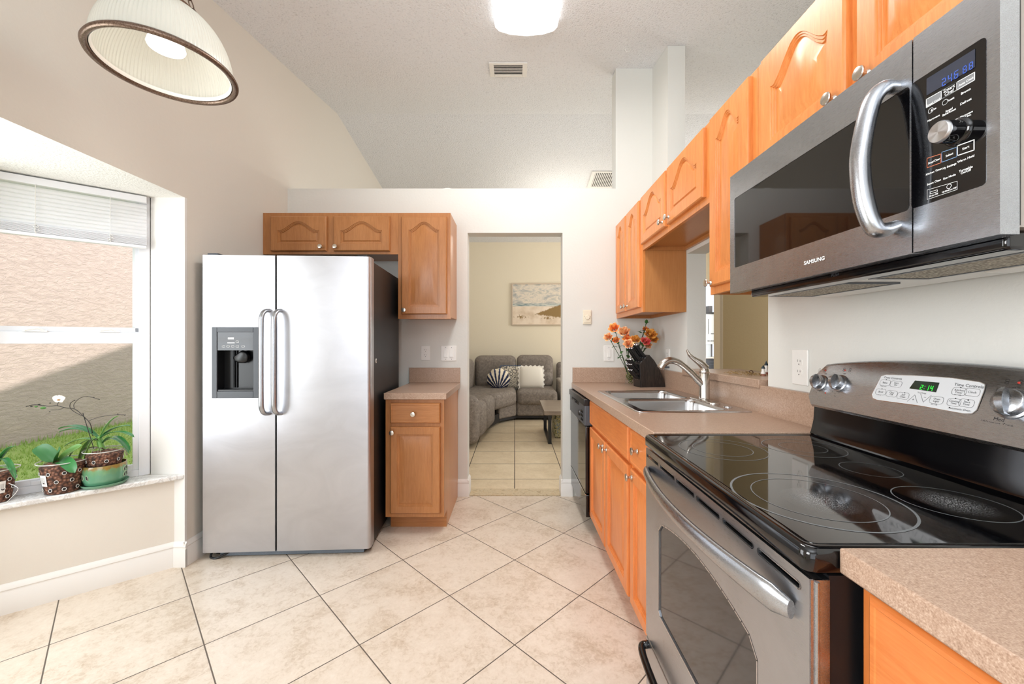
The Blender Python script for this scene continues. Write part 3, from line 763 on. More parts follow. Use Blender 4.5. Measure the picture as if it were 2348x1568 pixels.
hp = bez([(FXc + .006, FYc, zc + .175), (.968, FYc, zc + .200), (.935, FYc, zc + .222), (.908, FYc, zc + .245), (.893, FYc, zc + .272)], 8)
part('lever_handle', MB().tube(hp, lerp_list([.020, .018, .012, .009, .004], len(hp)), 14, flat=1.2), M['brushed_round'], fa, smooth=60)
WARP[0] = False
def recentre(o, parent, at):
    """mesh built about the world origin: give it its own origin and stand it at a point"""
    w_ = wloc(parent)
    for v_ in o.data.vertices: v_.co = v_.co + w_
    o.location = Vector(at) - w_
# ------------------------------------------------------------------ refrigerator
ang = math.atan2(0.047, 0.922)
fu = Vector((math.cos(ang), math.sin(ang), 0)); fw = Vector((math.sin(ang), -math.cos(ang), 0))   # along the front, out of the front
RF = Fr((-1.748, 2.239, 0), fu, (0, 0, 1), fw)
FWD = 0.923; FT = 1.712
fr_ = thing('refrigerator', 'stainless steel side-by-side refrigerator with a water dispenser in its left door', 'refrigerator', RF.p(FWD / 2, 0, -.4))
part('cabinet_body', MB().box(0.012, FWD - .012, 0.03, FT - .012, -.735, -.075, RF), M['blackside'], fr_, bevel=.004)
split = (631 - 465) / 385.0 * FWD
def fdoor(a, b, hole=None, rl=.004, rr=.004):
    """door slab with a curved outer corner"""
    z0, z1 = .040, FT; prof = []
    def corner(x, sgn, r):
        return [(x + sgn * r * (1 - math.sin(t)), -r * (1 - math.cos(t))) for t in [math.radians(k * 15) for k in range(7)]]
    L_ = corner(a, 1, rl); R_c = corner(b, -1, rr)
    if hole is None:
        poly = [(a, -.070)] + [(x, y) for x, y in L_[::-1]] + [(x, y) for x, y in R_c] + [(b, -.070)]
        fr2 = Fr(RF.p(0, 0, 0), fu, fw, (0, 0, 1))
        return MB().loops([[fr2.p(x, y, z) for x, y in poly] for z in (z0, z0 + .002, z1 - .002, z1)])
    hx0, hx1, hz0, hz1 = hole; mb = MB()
    for x0, x1, y0, y1 in ((a, hx0, z0, z1), (hx1, b, z0, z1), (hx0, hx1, z0, hz0), (hx0, hx1, hz1, z1)):
        mb.box(x0, x1, y0, y1, -.070, 0, RF)
    return mb
def fs(px, py):
    """pixel measured on the front of the refrigerator -> (along, height)"""
    tx = (px - CX) / F; o = RF.o
    s = (o.x - tx * o.y) / (tx * fu.y - fu.x); Y = o.y + s * fu.y
    return s, H + (CY - py) * Y / F
dx0, dz1 = fs(487, 750); dx1, dz0 = fs(597, 912)
ld = part('door', fdoor(0, split - .004, (dx0 + .008, dx1 - .008, dz0 + .008, dz1 - .008)), M['fridge_steel'], fr_, smooth=0)
rd = part('door', fdoor(split + .004, FWD, rr=.022), M['fridge_steel'], fr_, smooth=40)
part('door_seam', MB().box(split - .004, split + .004, .045, FT - .005, -.07, -.012, RF), M['dark'], fr_, smooth=0)
for dpar, hx in ((ld, fs(612, 800)[0]), (rd, fs(640, 800)[0])):
    zt, zb = fs(620, 712)[1], fs(620, 948)[1]
    pts = bez([RF.p(hx + (.012 if dpar is ld else .008), zt, -.002), RF.p(hx + .004, zt - .006, .028), RF.p(hx, zt - .030, .048), RF.p(hx, zt - .08, .056), RF.p(hx, (zt + zb) / 2, .058), RF.p(hx, zb + .08, .056), RF.p(hx, zb + .030, .048), RF.p(hx + .004, zb + .006, .028), RF.p(hx + (.012 if dpar is ld else .008), zb, -.002)], 8)
    part('handle', MB().tube(pts, .0145, 16, flat=.75, up=fu), M['steel'], dpar, smooth=60)
# dispenser
dp = part('dispenser', (lambda mb: [mb.box(a, b, c, d, -.004, .006, RF) for a, b, c, d in ((dx0, dx0 + .028, dz0, dz1), (dx1 - .036, dx1, dz0, dz1), (dx0 + .028, dx1 - .036, dz0, dz0 + .038), (dx0 + .028, dx1 - .036, dz1 - .028, dz1))] and mb)(MB()), M['dkgrey'], ld, bevel=.002)
cx0_, cz1_ = fs(497, 760); cx1_, cz0_ = fs(583, 803); rz0 = fs(540, 895)[1]
part('dispenser_control', MB().box(dx0 + .026, dx1 - .034, cz0_, dz1 - .026, -.03, .002, RF), M['blackgloss'], ld, smooth=0)
mb = MB().box(dx0 + .026, dx1 - .034, rz0, cz0_, -.060, -.057, RF).box(dx0 + .022, dx0 + .028, rz0, cz0_, -.06, 0, RF).box(dx1 - .036, dx1 - .030, rz0, cz0_, -.06, 0, RF).box(dx0 + .026, dx1 - .034, rz0 - .004, rz0 + .004, -.06, 0, RF)
mb.tube([RF.p(dx0 + .085, rz0 + .01, -.052), RF.p(dx0 + .085, cz0_, -.052)], .006, 8).tube([RF.p(dx0 + .10, rz0 + .01, -.052), RF.p(dx0 + .10, cz0_, -.052)], .004, 8)
mb.box(dx0 + .12, dx1 - .05, rz0 + .012, cz0_ - .05, -.057, -.050, RF)
part('dispenser_recess', mb, M['black'], ld, smooth=40)
mb = MB(); pc = RF.p(dx0 + .125, 0, 0)
pad = [(-.045, .0), (-.035, -.022), (-.012, -.034), (.02, -.034), (.040, -.022), (.045, .004), (.030, .034), (.006, .040), (-.02, .020)]
mb.loops([[RF.p(dx0 + .138 + a * s_, cz0_ - .040 + b * s_, w_) for a, b in pad] for s_, w_ in ((.85, -.05), (1.0, -.036), (.96, -.024), (.7, -.018))])
part('dispenser_paddle', mb, M['black'], ld, smooth=60)
mb = MB()
mid = (cz0_ + dz1 - .026) / 2
FL = RF.at(0, 0, .0022)
for i, xx in enumerate((.062, .087, .112, .137, .168)): outline(mb, rrect(.016, .009, .003, 3, dx0 + xx, cz0_ + .022), FL, .0012)
outline(mb, rrect(.016, .009, .003, 3, dx0 + .137, cz0_ + .048), FL, .0012)
flat(mb, [(dx0 + .083, cz0_ + .040), (dx0 + .122, cz0_ + .040), (dx0 + .122, cz0_ + .044), (dx0 + .083, cz0_ + .044)], FL)
flat(mb, [(dx0 + .086, cz0_ + .062), (dx0 + .118, cz0_ + .062), (dx0 + .118, cz0_ + .072), (dx0 + .086, cz0_ + .072)], FL)
part('button_marks', mb, M['white'], ld, smooth=0)
# base grille, hinge covers, foot, side emblem
part('base_rail', MB().box(.075, FWD - .045, .006, .030, -.06, -.03, RF), M['galv'], fr_, bevel=.001)
part('toe_cover', MB().box(.02, FWD - .014, .012, .042, -.10, -.058, RF), M['dark'], fr_, smooth=0)
part('water_tube', MB().tube(bez([RF.p(.03, .03, -.03), RF.p(.035, .010, -.012), RF.p(.07, .007, -.006), RF.p(.10, .016, -.02), RF.p(.125, .028, -.035)], 6), .006, 8), M['black'], fr_)
for a in (.045, FWD - .05):
    part('front_roller', MB().lathe([(.018, -.010), (.018, .010)], Fr(RF.p(a, .018, -.07), (0, 1, 0), (0, 0, 1), (1, 0, 0)), 16), M['black'], fr_)
    part('hinge_cover', MB().box(a - .03, a + .03, FT - .012, FT + .014, -.13, -.012, RF), M['dkgrey'] if a < .4 else M['black'], fr_, bevel=.005)
SF = Fr(RF.p(FWD - .012, 0, 0), -fw, (0, 0, 1), fu)   # right side face
mb = MB().lathe([(.014, 0), (.013, .0015), (.012, .002)], SF.at(.155, 1.108, 0), 24, rx=.8)
em = part('side_emblem', mb, M['white'], fr_)
part('emblem_ring', MB().torus(SF.at(.155, 1.108, .002), .006, .0012, 24, 6), M['dark'], em)

# ------------------------------------------------------------------ range
ra = thing('range', 'stainless steel and black freestanding electric range with a glass cooktop', 'range', (.75, .99, 0))
RX = 0.451; RY0, RY1 = .609, 1.372; RYC = (RY0 + RY1) / 2
TOPZ = .9125
part('body', MB().box(.482, 1.08, RY0 + .004, RY1 - .004, .03, .868), M['blackside'], ra, smooth=0)
for y in (RY0 + .05, RY1 - .05):
    for x in (.53, 1.02): part('foot', MB().lathe([(.018, 0), (.018, .031)], FZ(x, y, 0), 12), M['black'], ra)
# cooktop: black enamel frame with raised rim, glass plate inside
def rr_loop(x0, x1, y0, y1, r, z): return [Vector((a, b, z)) for a, b in rrect(x1 - x0, y1 - y0, r, 5, (x0 + x1) / 2, (y0 + y1) / 2)]
CT = (RX - .007, 1.02, RY0 - .001, RY1 + .001)
L = []
for d, z, r in ((.004, .872, .014), (0, .876, .018), (0, .902, .018), (.003, .908, .018), (.008, .9105, .018), (.014, .9110, .018), (.018, .9095, .016), (.022, .9080, .014)):
    L.append(rr_loop(CT[0] + d, CT[1], CT[2] + d, CT[3] - d, r, z))
ck = part('cooktop', MB().loops(L), M['blackgloss'], ra, smooth=50)
m = NT('cooktop_glass'); v = m.coord()
sp2 = m.noise(v, 700, 2, 0.6); sm = m.noise(v, 9, 5, 0.65, 1.0)
m.base(m.mix(m.ramp(sp2, [(0.74, 0.0), (0.79, 0.35)]), C(5, 5, 7), C(110, 112, 118)))
m.set(rough=m.ramp(sm, [(0.4, 0.035), (0.75, 0.09)]), spec=0.8, ior=2.0)
M['ckglass'] = m.m
part('glass_top', MB().loops([rr_loop(CT[0] + .024, CT[1] - .02, CT[2] + .024, CT[3] - .024, .012, z) for z in (.907, .9087)]), M['ckglass'], ck, smooth=0)
# burner rings
FT_ = FZ(0, 0, .9088)
def ring(mb, cx, cy, R, w_, n=72):
    for i in range(n):
        a0, a1 = 2 * math.pi * i / n, 2 * math.pi * (i + 1) / n
        mb.add([FT_.p(cx + (R + s_ * w_ / 2) * math.cos(a), cy + (R + s_ * w_ / 2) * math.sin(a), .0003) for s_, a in ((-1, a0), (1, a0), (1, a1), (-1, a1))], [(0, 1, 2, 3)])
M['ringprint'] = plain('grey_burner_print', C(104, 108, 110), .3)
M['whiteprint'] = plain('white_print', C(226, 228, 228), .4)
bf = onZ(1880, 1130, .909); 
for nm, cx_, cy_, rs in (('burner_ring', .612, .815, ((.150, .0045), (.112, .0022), (.078, 0))), ('burner_ring', .615, 1.185, ((.118, .0022), (.080, .0022))), ('burner_ring', .865, .79, ((.088, .0022),)), ('burner_ring', .865, 1.20, ((.105, .0022), (.060, .0015))), ('burner_ring', .885, .995, ((.060, .0015),))):
    for R, w_ in rs:
        if w_:
            mb = MB(); ring(mb, cx_, cy_, R, w_); part(nm, mb, M['ringprint'], ck, smooth=0)
# whitish worn patches on two burners: stuff baked on the glass
m = NT('worn_glass'); v = m.coord(obj=True); n = m.noise(m.coord(), 420, 3, 0.7)
g = m.t.nodes.new('ShaderNodeTexGradient'); g.gradient_type = 'SPHERICAL'; mp = m.coord((16, 14, 1), obj=True); m.l(mp, g.inputs[0])
al = m.mth('MULTIPLY', m.ramp(n, [(0.50, 0.0), (0.62, 1.0)]), m.mth('MULTIPLY', g.outputs['Fac'], 0.75))
m.base(C(200, 202, 206)); m.set(rough=.5, alpha=al)
for cx_, cy_ in ((.612, .80), (.865, .79)):
    o = part('residue', MB().lathe([(.07, 0)], FZ(0, 0, 0), 24, False, True), m.m, ck, smooth=0)
    recentre(o, ck, (cx_, cy_, .9093))
# oven door
def FRX(x): return FX(x, 0, 0)          # u = -y, v = z, w = -x
od_z0, od_z1 = .228, .864
wy0, wy1, wz0 = .743, 1.252, .373
def wtop(y):
    t = (y - (wy0 + wy1) / 2) / ((wy1 - wy0) / 2); return .656 + .040 * (1 - t * t) - .010 * max(0, abs(t) - .93) / .07
win = [(-wy1, wz0 + .012), (-wy1 + .012, wz0), (-wy0 - .012, wz0), (-wy0, wz0 + .012)]
for k in range(21):
    y = wy0 + (wy1 - wy0) * k / 20; zz = wtop(y)
    if k in (0, 20): zz -= .012
    win.append((-y, zz))
def plate_with_holes(outer, holes, fr, w0, w1):
    bm = bmesh.new(); E = []; rings = []
    for poly in [outer] + holes:
        vs = [bm.verts.new((a, b, 0)) for a, b in poly]; rings.append(poly)
        E += [bm.edges.new((vs[i], vs[(i + 1) % len(vs)])) for i in range(len(vs))]
    bmesh.ops.triangle_fill(bm, use_beauty=True, edges=E); bm.verts.index_update()
    mb = MB()
    for w_ in (w1, w0): mb.add([fr.p(v.co.x, v.co.y, w_) for v in bm.verts], [[v.index for v in f.verts] for f in bm.faces])
    bm.free()
    for poly in rings: mb.loops([[fr.p(a, b, w_) for a, b in poly] for w_ in (w0, w1)], False, False)
    return mb
slots = []
for k in range(6):
    yc = .686 + .1245 * k; slots.append(rrect(.108, .0085, .004, 4, -yc, .840))
door = plate_with_holes([(-RY1 + .002, od_z0), (-RY0 - .002, od_z0), (-RY0 - .002, od_z1), (-RY1 + .002, od_z1)], [win] + slots, FRX(RX), -.006, 0)
odr = part('oven_door', door, M['steel_dk'], ra, smooth=0)
mb = MB().box(RX + .006, RX + .031, RY0 + .002, RY1 - .002, od_z0, .8335).box(RX + .020, RX + .031, RY0 + .002, RY1 - .002, .8335, od_z1)
part('door_core', mb, [M['black']], odr, smooth=0)
part('door_side_trim', MB().box(RX + .001, RX + .030, RY0 + .0005, RY0 + .0019, od_z0, od_z1 - .001).tube([(RX + .010, RY0 + .0005, od_z0), (RX + .010, RY0 + .0005, od_z1 - .003)], .004, 10), M['steel'], odr)
m = NT('oven_window_glass'); v = m.coord((1, 1, 1)); wv = m.noise(v, 900, 1)
m.base(m.mix(wv, C(16, 17, 19), C(42, 44, 48))); m.set(rough=.05, spec=.8)
part('window_glass', MB().prism([(a * 1.0, b) for a, b in win], FRX(RX), -.0058, -.0035), m.m, odr, smooth=0)
mb = MB(); outline(mb, win, FRX(RX), .0035, .0006); part('window_trim', mb, M['steelrim'], odr, smooth=0)
mb = MB()
for k in range(6): outline(mb, rrect(.112, .0120, .006, 5, -(.686 + .1245 * k), .840), FRX(RX), .0016, .0006)
part('vent_trim', mb, M['steelrim'], odr, smooth=0)
hp = []
for k in range(25):
    t = k / 24.0; y = RY0 + .034 + (RY1 - RY0 - .056) * t; bow = math.sin(math.pi * t)
    hp.append(Vector((RX - .006 - .046 * bow ** .75, y, .796)))
L = []
for i, p in enumerate(hp):
    t = i / 24.0; hw = (.0185 + .0065 * (1 - t)) * (1 - .12 * math.sin(math.pi * t)); e = min(1, .45 + 14 * min(t, 1 - t)) ** .6; th = .010
    L.append([p + Vector((math.cos(a) * th * e, 0, math.sin(a) * hw * e)) for a in [2 * math.pi * j / 16 for j in range(16)]])
part('handle', MB().loops(L), M['steel'], odr, smooth=60)
# drawer
dwr = part('drawer', MB().box(RX, RX + .03, RY0 + .002, RY1 - .002, .055, .222), M['steel_dk'], ra, bevel=.003)
part('drawer_handle', MB().tube(bez([(RX + .002, RY1 - .02, .205), (RX - .03, RY1 - .06, .20), (RX - .034, RYC, .198), (RX - .03, RY0 + .06, .20), (RX + .002, RY0 + .02, .205)], 8), .012, 12), M['blackgloss'], dwr)
# backguard
BG = [(1.02, .915), (1.018, .930), (1.024, .960), (1.030, 1.013)]
mb = MB()
pf = [(1.018, .905), (1.012, .915), (1.016, .925), (1.024, .96), (1.028, 1.02), (1.082, 1.02), (1.082, .905)]
mb.loops([[Vector((a, y, b)) for a, b in pf] for y in (RY0 + .003, RY1 - .003)])
part('backsplash', mb, M['blackgloss'], ra, smooth=40)
L = []; N_ = 33
PU = Vector((.052, 0, .140)).normalized()     # up the slope of the panel
def crown(y):
    t = abs(y - RYC) / ((RY1 - RY0) / 2); return 1.147 + .029 * (1 - t ** 2.2) - .020 * max(0, (t - .93) / .07) ** 2
def low(y):
    t = abs(y - RYC) / ((RY1 - RY0) / 2); return 1.012 + .022 * max(0, (t - .94) / .06) ** 2
PB = Vector((1.001, 0, 1.012))
def pan(z): return PB.x + (z - PB.z) * PU.x / PU.z
for i in range(N_ + 1):
    y = RY0 - .002 + (RY1 - RY0 + .004) * i / N_; zt, zb = crown(y), low(y)
    L.append([Vector(p) for p in ((1.07, y, zb - .004), (1.03, y, zb - .006), (pan(zb) + .006, y, zb - .004), (pan(zb), y, zb + .004), (pan((zb + zt) / 2), y, (zb + zt) / 2), (pan(zt - .008), y, zt - .008), (pan(zt) + .004, y, zt - .001), (pan(zt) + .014, y, zt), (1.078, y, zt - .004))])
cp = part('control_panel', MB().loops(L), M['steel'], ra, smooth=40)
FPN = Fr(PB, (0, -1, 0), PU, Vector((0, -1, 0)).cross(PU))   # u = -y, v up the slope
def pn_(px, py):
    """pixel on the sloped panel -> (u, v)"""
    d = Vector(((px - CX) / F, 1, (CY - py) / F)); nrm = FPN.w; t = (PB - Vector((0, 0, H))).dot(nrm) / d.dot(nrm)
    q = Vector((0, 0, H)) + d * t; return -q.y, (q - Vector((PB.x, q.y, PB.z))).dot(PU)
# white key pad with arched top edge
kp = [pn_(*p) for p in ((2000, 905), (2003, 913), (2012, 917), (2110, 930), (2210, 948), (2230, 948), (2240, 940), (2257, 895), (2259, 882), (2248, 877), (2180, 867), (2100, 862), (2032, 860), (2022, 863))]
M['keypad'] = plain('pale_grey_keypad', C(216, 219, 222), .35)
kpd = part('keypad', MB().prism(kp, FPN, .0002, .0016), M['keypad'], cp, smooth=0)
mb = MB(); outline(mb, kp, FPN, .003, .0012); part('keypad_trim', mb, M['steelrim'], kpd, smooth=0)
FK = FPN.at(0, 0, .0017)
dsp = [pn_(*p) for p in ((2087, 891), (2100, 873), (2156, 878), (2148, 900))]
dispm = NT('green_display'); dispm.base(C(4, 34, 20)); dispm.set(rough=.1); 
dsp_o = part('display', MB().prism(dsp, FK, 0, .0008), dispm.m, kpd, smooth=0)
M['digits'] = emis('green_digits', C(40, 230, 60), 1.6)
dc = pn_(2133, 891)
def seg7(mb, s, fr, x, y, h, gap):
    segs = {'0': 'abcdef', '1': 'bc', '2': 'abged', '4': 'fgbc', '6': 'afgedc', '8': 'abcdefg'}; w_ = h * .5; t = h * .11
    for ch in s:
        if ch == ':':
            for yy in (y + h * .28, y - h * .28): flat(mb, [(x, yy - t / 2), (x + t, yy - t / 2), (x + t, yy + t / 2), (x, yy + t / 2)], fr)
            x += t + gap; continue
        if ch == ' ': x += w_; continue
        B = {'a': (0, h / 2 - t, w_, h / 2), 'g': (0, -t / 2, w_, t / 2), 'd': (0, -h / 2, w_, -h / 2 + t), 'f': (0, 0, t, h / 2), 'b': (w_ - t, 0, w_, h / 2), 'e': (0, -h / 2, t, 0), 'c': (w_ - t, -h / 2, w_, 0)}
        for q in segs[ch]:
            a, b, c_, d_ = B[q]; flat(mb, [(x + a, y + b), (x + c_, y + b), (x + c_, y + d_), (x + a, y + d_)], fr)
        x += w_ + gap
    return mb
part('clock_digits', seg7(MB(), '2:14', FK.at(0, 0, .0009), pn_(2112, 890)[0], pn_(2128, 889)[1] - .001, .0125, .0035), M['digits'], dsp_o, smooth=0)
M['ink'] = plain('dark_ink', C(40, 42, 46), .5)
mb = MB()
def key(px, py, txt, w_=.030, h_=.021, sz=.0072):
    u, v = pn_(px, py); outline(mb, rrect(w_, h_, .006, 3, u, v), FK, .0006); text_mb(txt, sz, FK.at(u, v, 0), mb=mb)
def word(px, py, txt, sz=.0072, fr=None):
    u, v = pn_(px, py); text_mb(txt, sz, (fr or FK).at(u, v, 0), mb=mb)
def dot(px, py, r=.0016):
    u, v = pn_(px, py); flat(mb, [(u + r * math.cos(k * .785), v + r * math.sin(k * .785)) for k in range(8)], FK)
word(2049, 867.5, 'Oven Controls', .0085); word(2223, 885, 'Time Controls', .0100)
key(2031, 878, 'Bake', .030, .017); key(2056, 881, 'Start\nOn', .032, .017, .0066)
key(2021, 899, 'Broil', .030, .017); key(2046, 903, 'Clear\nOff', .031, .017, .0066)
key(2072, 908, 'Self\nClean', .031, .018, .0066); key(2149, 918, 'Oven\nLight', .031, .018, .0068)
key(2201, 898, 'Kitchen\nTimer', .030, .018, .0066); key(2231, 900, 'Clock', .030, .018)
key(2189, 923, 'Cooking\nTime', .028, .018, .0064); key(2218, 925, 'Start\nTime', .030, .018, .0068)
word(2201, 939, 'Automatic Oven', .0068); dot(2179, 935); word(2115, 901.5, 'TrueTemp', .0050)
word(2027, 886, 'Temp Recall', .0036); word(2018, 906, 'Hi / Lo', .0036); word(2197, 906, 'On / Off', .0042); word(2143, 928, 'On / Off', .0042)
for p in ((2034, 871), (2024, 892), (2076, 901), (2205, 889), (2193, 914), (2222, 918)): dot(*p)
for (px, py, s_, sg) in ((2096, 915, 1, '+'), (2122, 913, -1, '–')):
    u, v = pn_(px, py); outline(mb, [(u - .013, v - .009 * s_), (u, v + .011 * s_), (u + .013, v - .009 * s_)], FK, .0007, closed=False); text_mb(sg, .010, FK.at(u, v - .002 * s_, 0), mb=mb)
part('key_labels', mb, M['ink'], kpd, smooth=0)
# printing on the steel
mb = MB(); FS = FPN.at(0, 0, .0003)
word(2291, 962, 'Med', .0110, FS); word(2286, 971, 'Warming Zone', .0090, FS); word(2329, 892, 'Off', .0105, FS); word(2291, 895, 'Lo', .0105, FS)
word(1871, 907, 'Front', .0045, FS); word(1915, 908, 'Rear', .0045, FS); word(1893, 857, 'Off', .0062, FS); word(1936, 857, 'Off', .0062, FS)
for (px, py) in ((1872, 900), (1915, 903)):
    for k, ch in enumerate('246'):
        u, v = pn_(px, py); text_mb(ch, .006, FS.at(u + (k - 1) * .013, v + abs(k - 1) * .006, 0), mb=mb)
for (px, py) in ((1885, 851), (1942, 850), (2325, 879)):
    u, v = pn_(px, py)
    for q in (-.012, .010):
        for yy in (0, .006): outline(mb, rrect(.007, .005, .002, 2, u + q, v + yy), FS, .0007)
u0, v0 = pn_(2092, 950)
outline(mb, [(u0 + .0125 * math.cos(k * .2618), v0 + .0125 * math.sin(k * .2618)) for k in range(24)], FS, .0012)
for k in range(4):
    a = k * math.pi / 2 + .6; outline(mb, [(u0 + .0065 * math.cos(a) + .0042 * math.cos(j * .785), v0 + .0065 * math.sin(a) + .0042 * math.sin(j * .785)) for j in range(8)], FS, .0011)
u, v = pn_(2289, 980); outline(mb, [(u + .004 * math.cos(k * .6283), v + .004 * math.sin(k * .6283)) for k in range(10)], FS, .0014)
part('printed_marks', mb, M['ink'], cp, smooth=0)
M['red'] = plain('red_dot', C(190, 60, 50), .4)
mb = MB()
for p in ((2337, 877.5), (1893, 901), (1893, 849), (1938, 849)):
    u, v = pn_(*p); mb.lathe([(.0028, 0), (.002, .0012)], FPN.at(u, v, .0002), 10)
part('indicator_light', mb, M['red'], cp)
for px, py, r in ((1882, 878, .024), (1926, 879, .024), (2324, 926, .029)):
    u, v = pn_(px, py); fk = FPN.at(u, v, 0)
    kb = part('control_knob', MB().lathe([(r * 1.16, .0002), (r * 1.14, .004), (r, .006), (r * .98, .016), (r * .90, .019), (.004, .021)], fk, 28), M['steel'], cp, smooth=50)
    tilt = Fr(fk.o, (fk.u * .97 + fk.v * .24).normalized(), (fk.v * .97 - fk.u * .24).normalized(), fk.w)
    L = []
    for k in range(9):
        t = k / 8 * 2 - 1; w_ = r * .30 * math.sqrt(max(.05, 1 - t * t * .8)); hgt = .036 - .012 * t * t
        L.append([tilt.p(-w_, t * r * 1.0, .012), tilt.p(-w_ * .8, t * r * 1.0, hgt), tilt.p(w_ * .8, t * r * 1.0, hgt), tilt.p(w_, t * r * 1.0, .012)])
    part('grip', MB().loops(L), M['steel'], kb, smooth=40)

# ------------------------------------------------------------------ microwave
mw = thing('microwave', 'stainless steel over-the-range microwave with a black glass door and dial', 'microwave', (.9, .99, 1.391))
MX = .740; MY0, MY1, MZ0, MZ1 = .609, 1.372, 1.391, 1.790; MS = .7425
part('body', MB().box(MX + .034, 1.105, MY0 + .004, MY1 - .002, MZ0 + .012, MZ1 - .004), plain('painted_case', C(150, 142, 134), .4), mw, smooth=0)
def onM(px, py): Y, z = onX(px, py, MX); return -Y, z
FM = FRX(MX)
gl = [(-1.345, 1.474), (-MS - .001, 1.474), (-MS - .001, 1.707), (-1.345, 1.707)]
glr = rrect(1.345 - MS - .001, 1.707 - 1.474, .008, 4, -(1.345 + MS + .001) / 2, (1.707 + 1.474) / 2)
door = plate_with_holes([(-MY1, MZ0), (-MS - .0015, MZ0), (-MS - .0015, MZ1), (-MY1, MZ1)], [[(a, b) for a, b in rrect(1.345 - MS - .006, .233, .008, 4, -(1.345 + MS + .006) / 2, 1.5905)]], FM, -.030, 0)
mdo = part('door', door, M['steel'], mw, bevel=.0012, smooth=0)
m = NT('black_door_glass'); m.base(C(6, 6, 8)); m.set(rough=.03, spec=.7); M['mwglass'] = m.m
part('door_glass', MB().box(MX + .0012, MX + .028, MS + .003, 1.345, 1.474, 1.707), M['mwglass'], mdo, smooth=0)
part('door_back', MB().box(MX + .0301, MX + .0335, MS + .002, MY1 - .002, MZ0 + .014, MZ1 - .004), M['black'], mdo, smooth=0)
hx = MX - .002
hpts = bez([(hx + .004, .7775, 1.722), (hx - .020, .780, 1.720), (hx - .040, .784, 1.690), (hx - .056, .786, 1.61), (hx - .058, .786, 1.56), (hx - .052, .784, 1.50), (hx - .038, .780, 1.452), (hx - .022, .7775, 1.444), (hx + .004, .7765, 1.452)], 8)
part('handle', MB().tube(hpts, lerp_list([.011, .014, .0155, .016, .016, .016, .015, .014, .011], len(hpts)), 18, flat=1.15), M['steel'], mdo, smooth=60)
part('brand_lettering', text_mb('SAMSUNG', .0130, FM.at(-(onX(1867, 598, MX)[0]), onX(1867, 598, MX)[1], .0002), bold=.0004, sx=1.15), M['whiteprint'], mdo, smooth=0)
kp_poly = rrect(MS - .6276 + .003, .233, .007, 4, -(MS + .6276 + .003) / 2 + .001, 1.5905)
cpl = plate_with_holes([(-MS + .0010, MZ0), (-MY0, MZ0), (-MY0, MZ1), (-MS + .0010, MZ1)], [kp_poly], FM, -.030, 0)
cpo = part('control_panel', cpl, M['steel'], mw, bevel=.0012, smooth=0)
part('panel_core', MB().box(MX + .004, MX + .033, MY0 + .001, MS - .0012, MZ0 + .014, MZ1 - .004), M['black'], cpo, smooth=0)
part('touch_pad', MB().prism(kp_poly, FM, -.0042, .0006), M['mwglass'], cpo, smooth=0)
FMK = FM.at(0, 0, .0008)
mb = MB()
def mword(px, py, txt, sz=.0080, b=.00014):
    u, v = onM(px, py); text_mb(txt, sz * .60, FMK.at(u, v, 0), mb=mb, bold=b)
sc = 180 / 706.0
def MP(x, y): return (2100 + x * sc, 80 + y * sc)     # reading of the close look at the panel
for x, y, t, s_ in ((305, 500, 'Smart\nChef', .0125), (165, 670, 'Bake', .0080), (320, 580, 'Roast', .0080), (455, 508, 'Brown', .0088), (165, 750, 'Microwave', .0078), (305, 685, 'Speed\nBake/Roast', .0078), (455, 600, 'Defrost', .0088),
                    (460, 725, 'Microwave\n+30 Sec.', .0070), (170, 1135, 'Stop/Clear', .0078), (308, 1078, 'Select', .0082), (455, 1015, 'Start', .0088), (168, 1230, 'Kitchen Timer', .0078), (308, 1180, 'My Settings', .0078), (455, 1115, 'Warm Hold', .0084),
                    (168, 1325, 'Steam Clean', .0078), (308, 1275, 'Eco Mode', .0080), (455, 1218, 'Turntable\nOn/Off', .0084), (165, 1440, 'Hi-Lo-Off', .0062), (305, 1395, 'Hi-Med-Lo-Off', .0062)):
    mword(*MP(x, y), t, s_)
def mbox(pts, w_=.0012):
    outline(mb, [onM(*MP(*p)) for p in pts], FMK, w_)
mbox([(100, 580), (535, 335), (535, 405), (100, 655)]); mbox([(235, 503), (375, 425), (375, 495), (235, 577)])
mbox([(380, 998), (530, 943), (530, 1035), (380, 1085)], .0016)
mbox([(108, 1395), (378, 1315), (378, 1390), (108, 1480)], .0006)
mbox([(135, 1412), (200, 1392), (200, 1410), (135, 1430)], .0008)
u, v = onM(*MP(305, 1362)); outline(mb, [(u + .004 * math.cos(k), v + .004 * math.sin(k)) for k in range(6)], FMK, .0008)
for p in ((140, 680), (268, 605)):
    u, v = onM(*MP(*p)); outline(mb, rrect(.008, .008, .003, 3, u, v), FMK, .0008)
part('key_labels', mb, M['whiteprint'], cpo, smooth=0)
mb = MB(); mbox_ = [(107, 1110), (232, 1070), (232, 1150), (107, 1195)]; outline(mb, [onM(*MP(*p)) for p in mbox_], FMK, .0012); part('stop_key_outline', mb, plain('orange_print', C(190, 110, 80), .5), cpo, smooth=0)
mb = MB(); outline(mb, [onM(*MP(*p)) for p in ((240, 1055), (375, 1010), (375, 1095), (240, 1145))], FMK, .0012); part('select_key_outline', mb, plain('blue_print', C(110, 140, 175), .5), cpo, smooth=0)
M['greyprint'] = plain('grey_print', C(120, 122, 124), .5)
for q in ([(102, 578), (233, 505), (233, 575), (102, 652)], [(378, 425), (533, 338), (533, 402), (378, 492)]): part('grey_key', flat(MB(), [onM(*MP(*p)) for p in q], FMK, -.0001), M['greyprint'], cpo, smooth=0)
mb = MB()
for x, y, t in ((165, 605, 'Speed Cook'), (458, 420, 'Auto Cook')): mword(*MP(x, y), t, .0078)
part('grey_key_lettering', mb, M['whiteprint'], cpo, smooth=0)
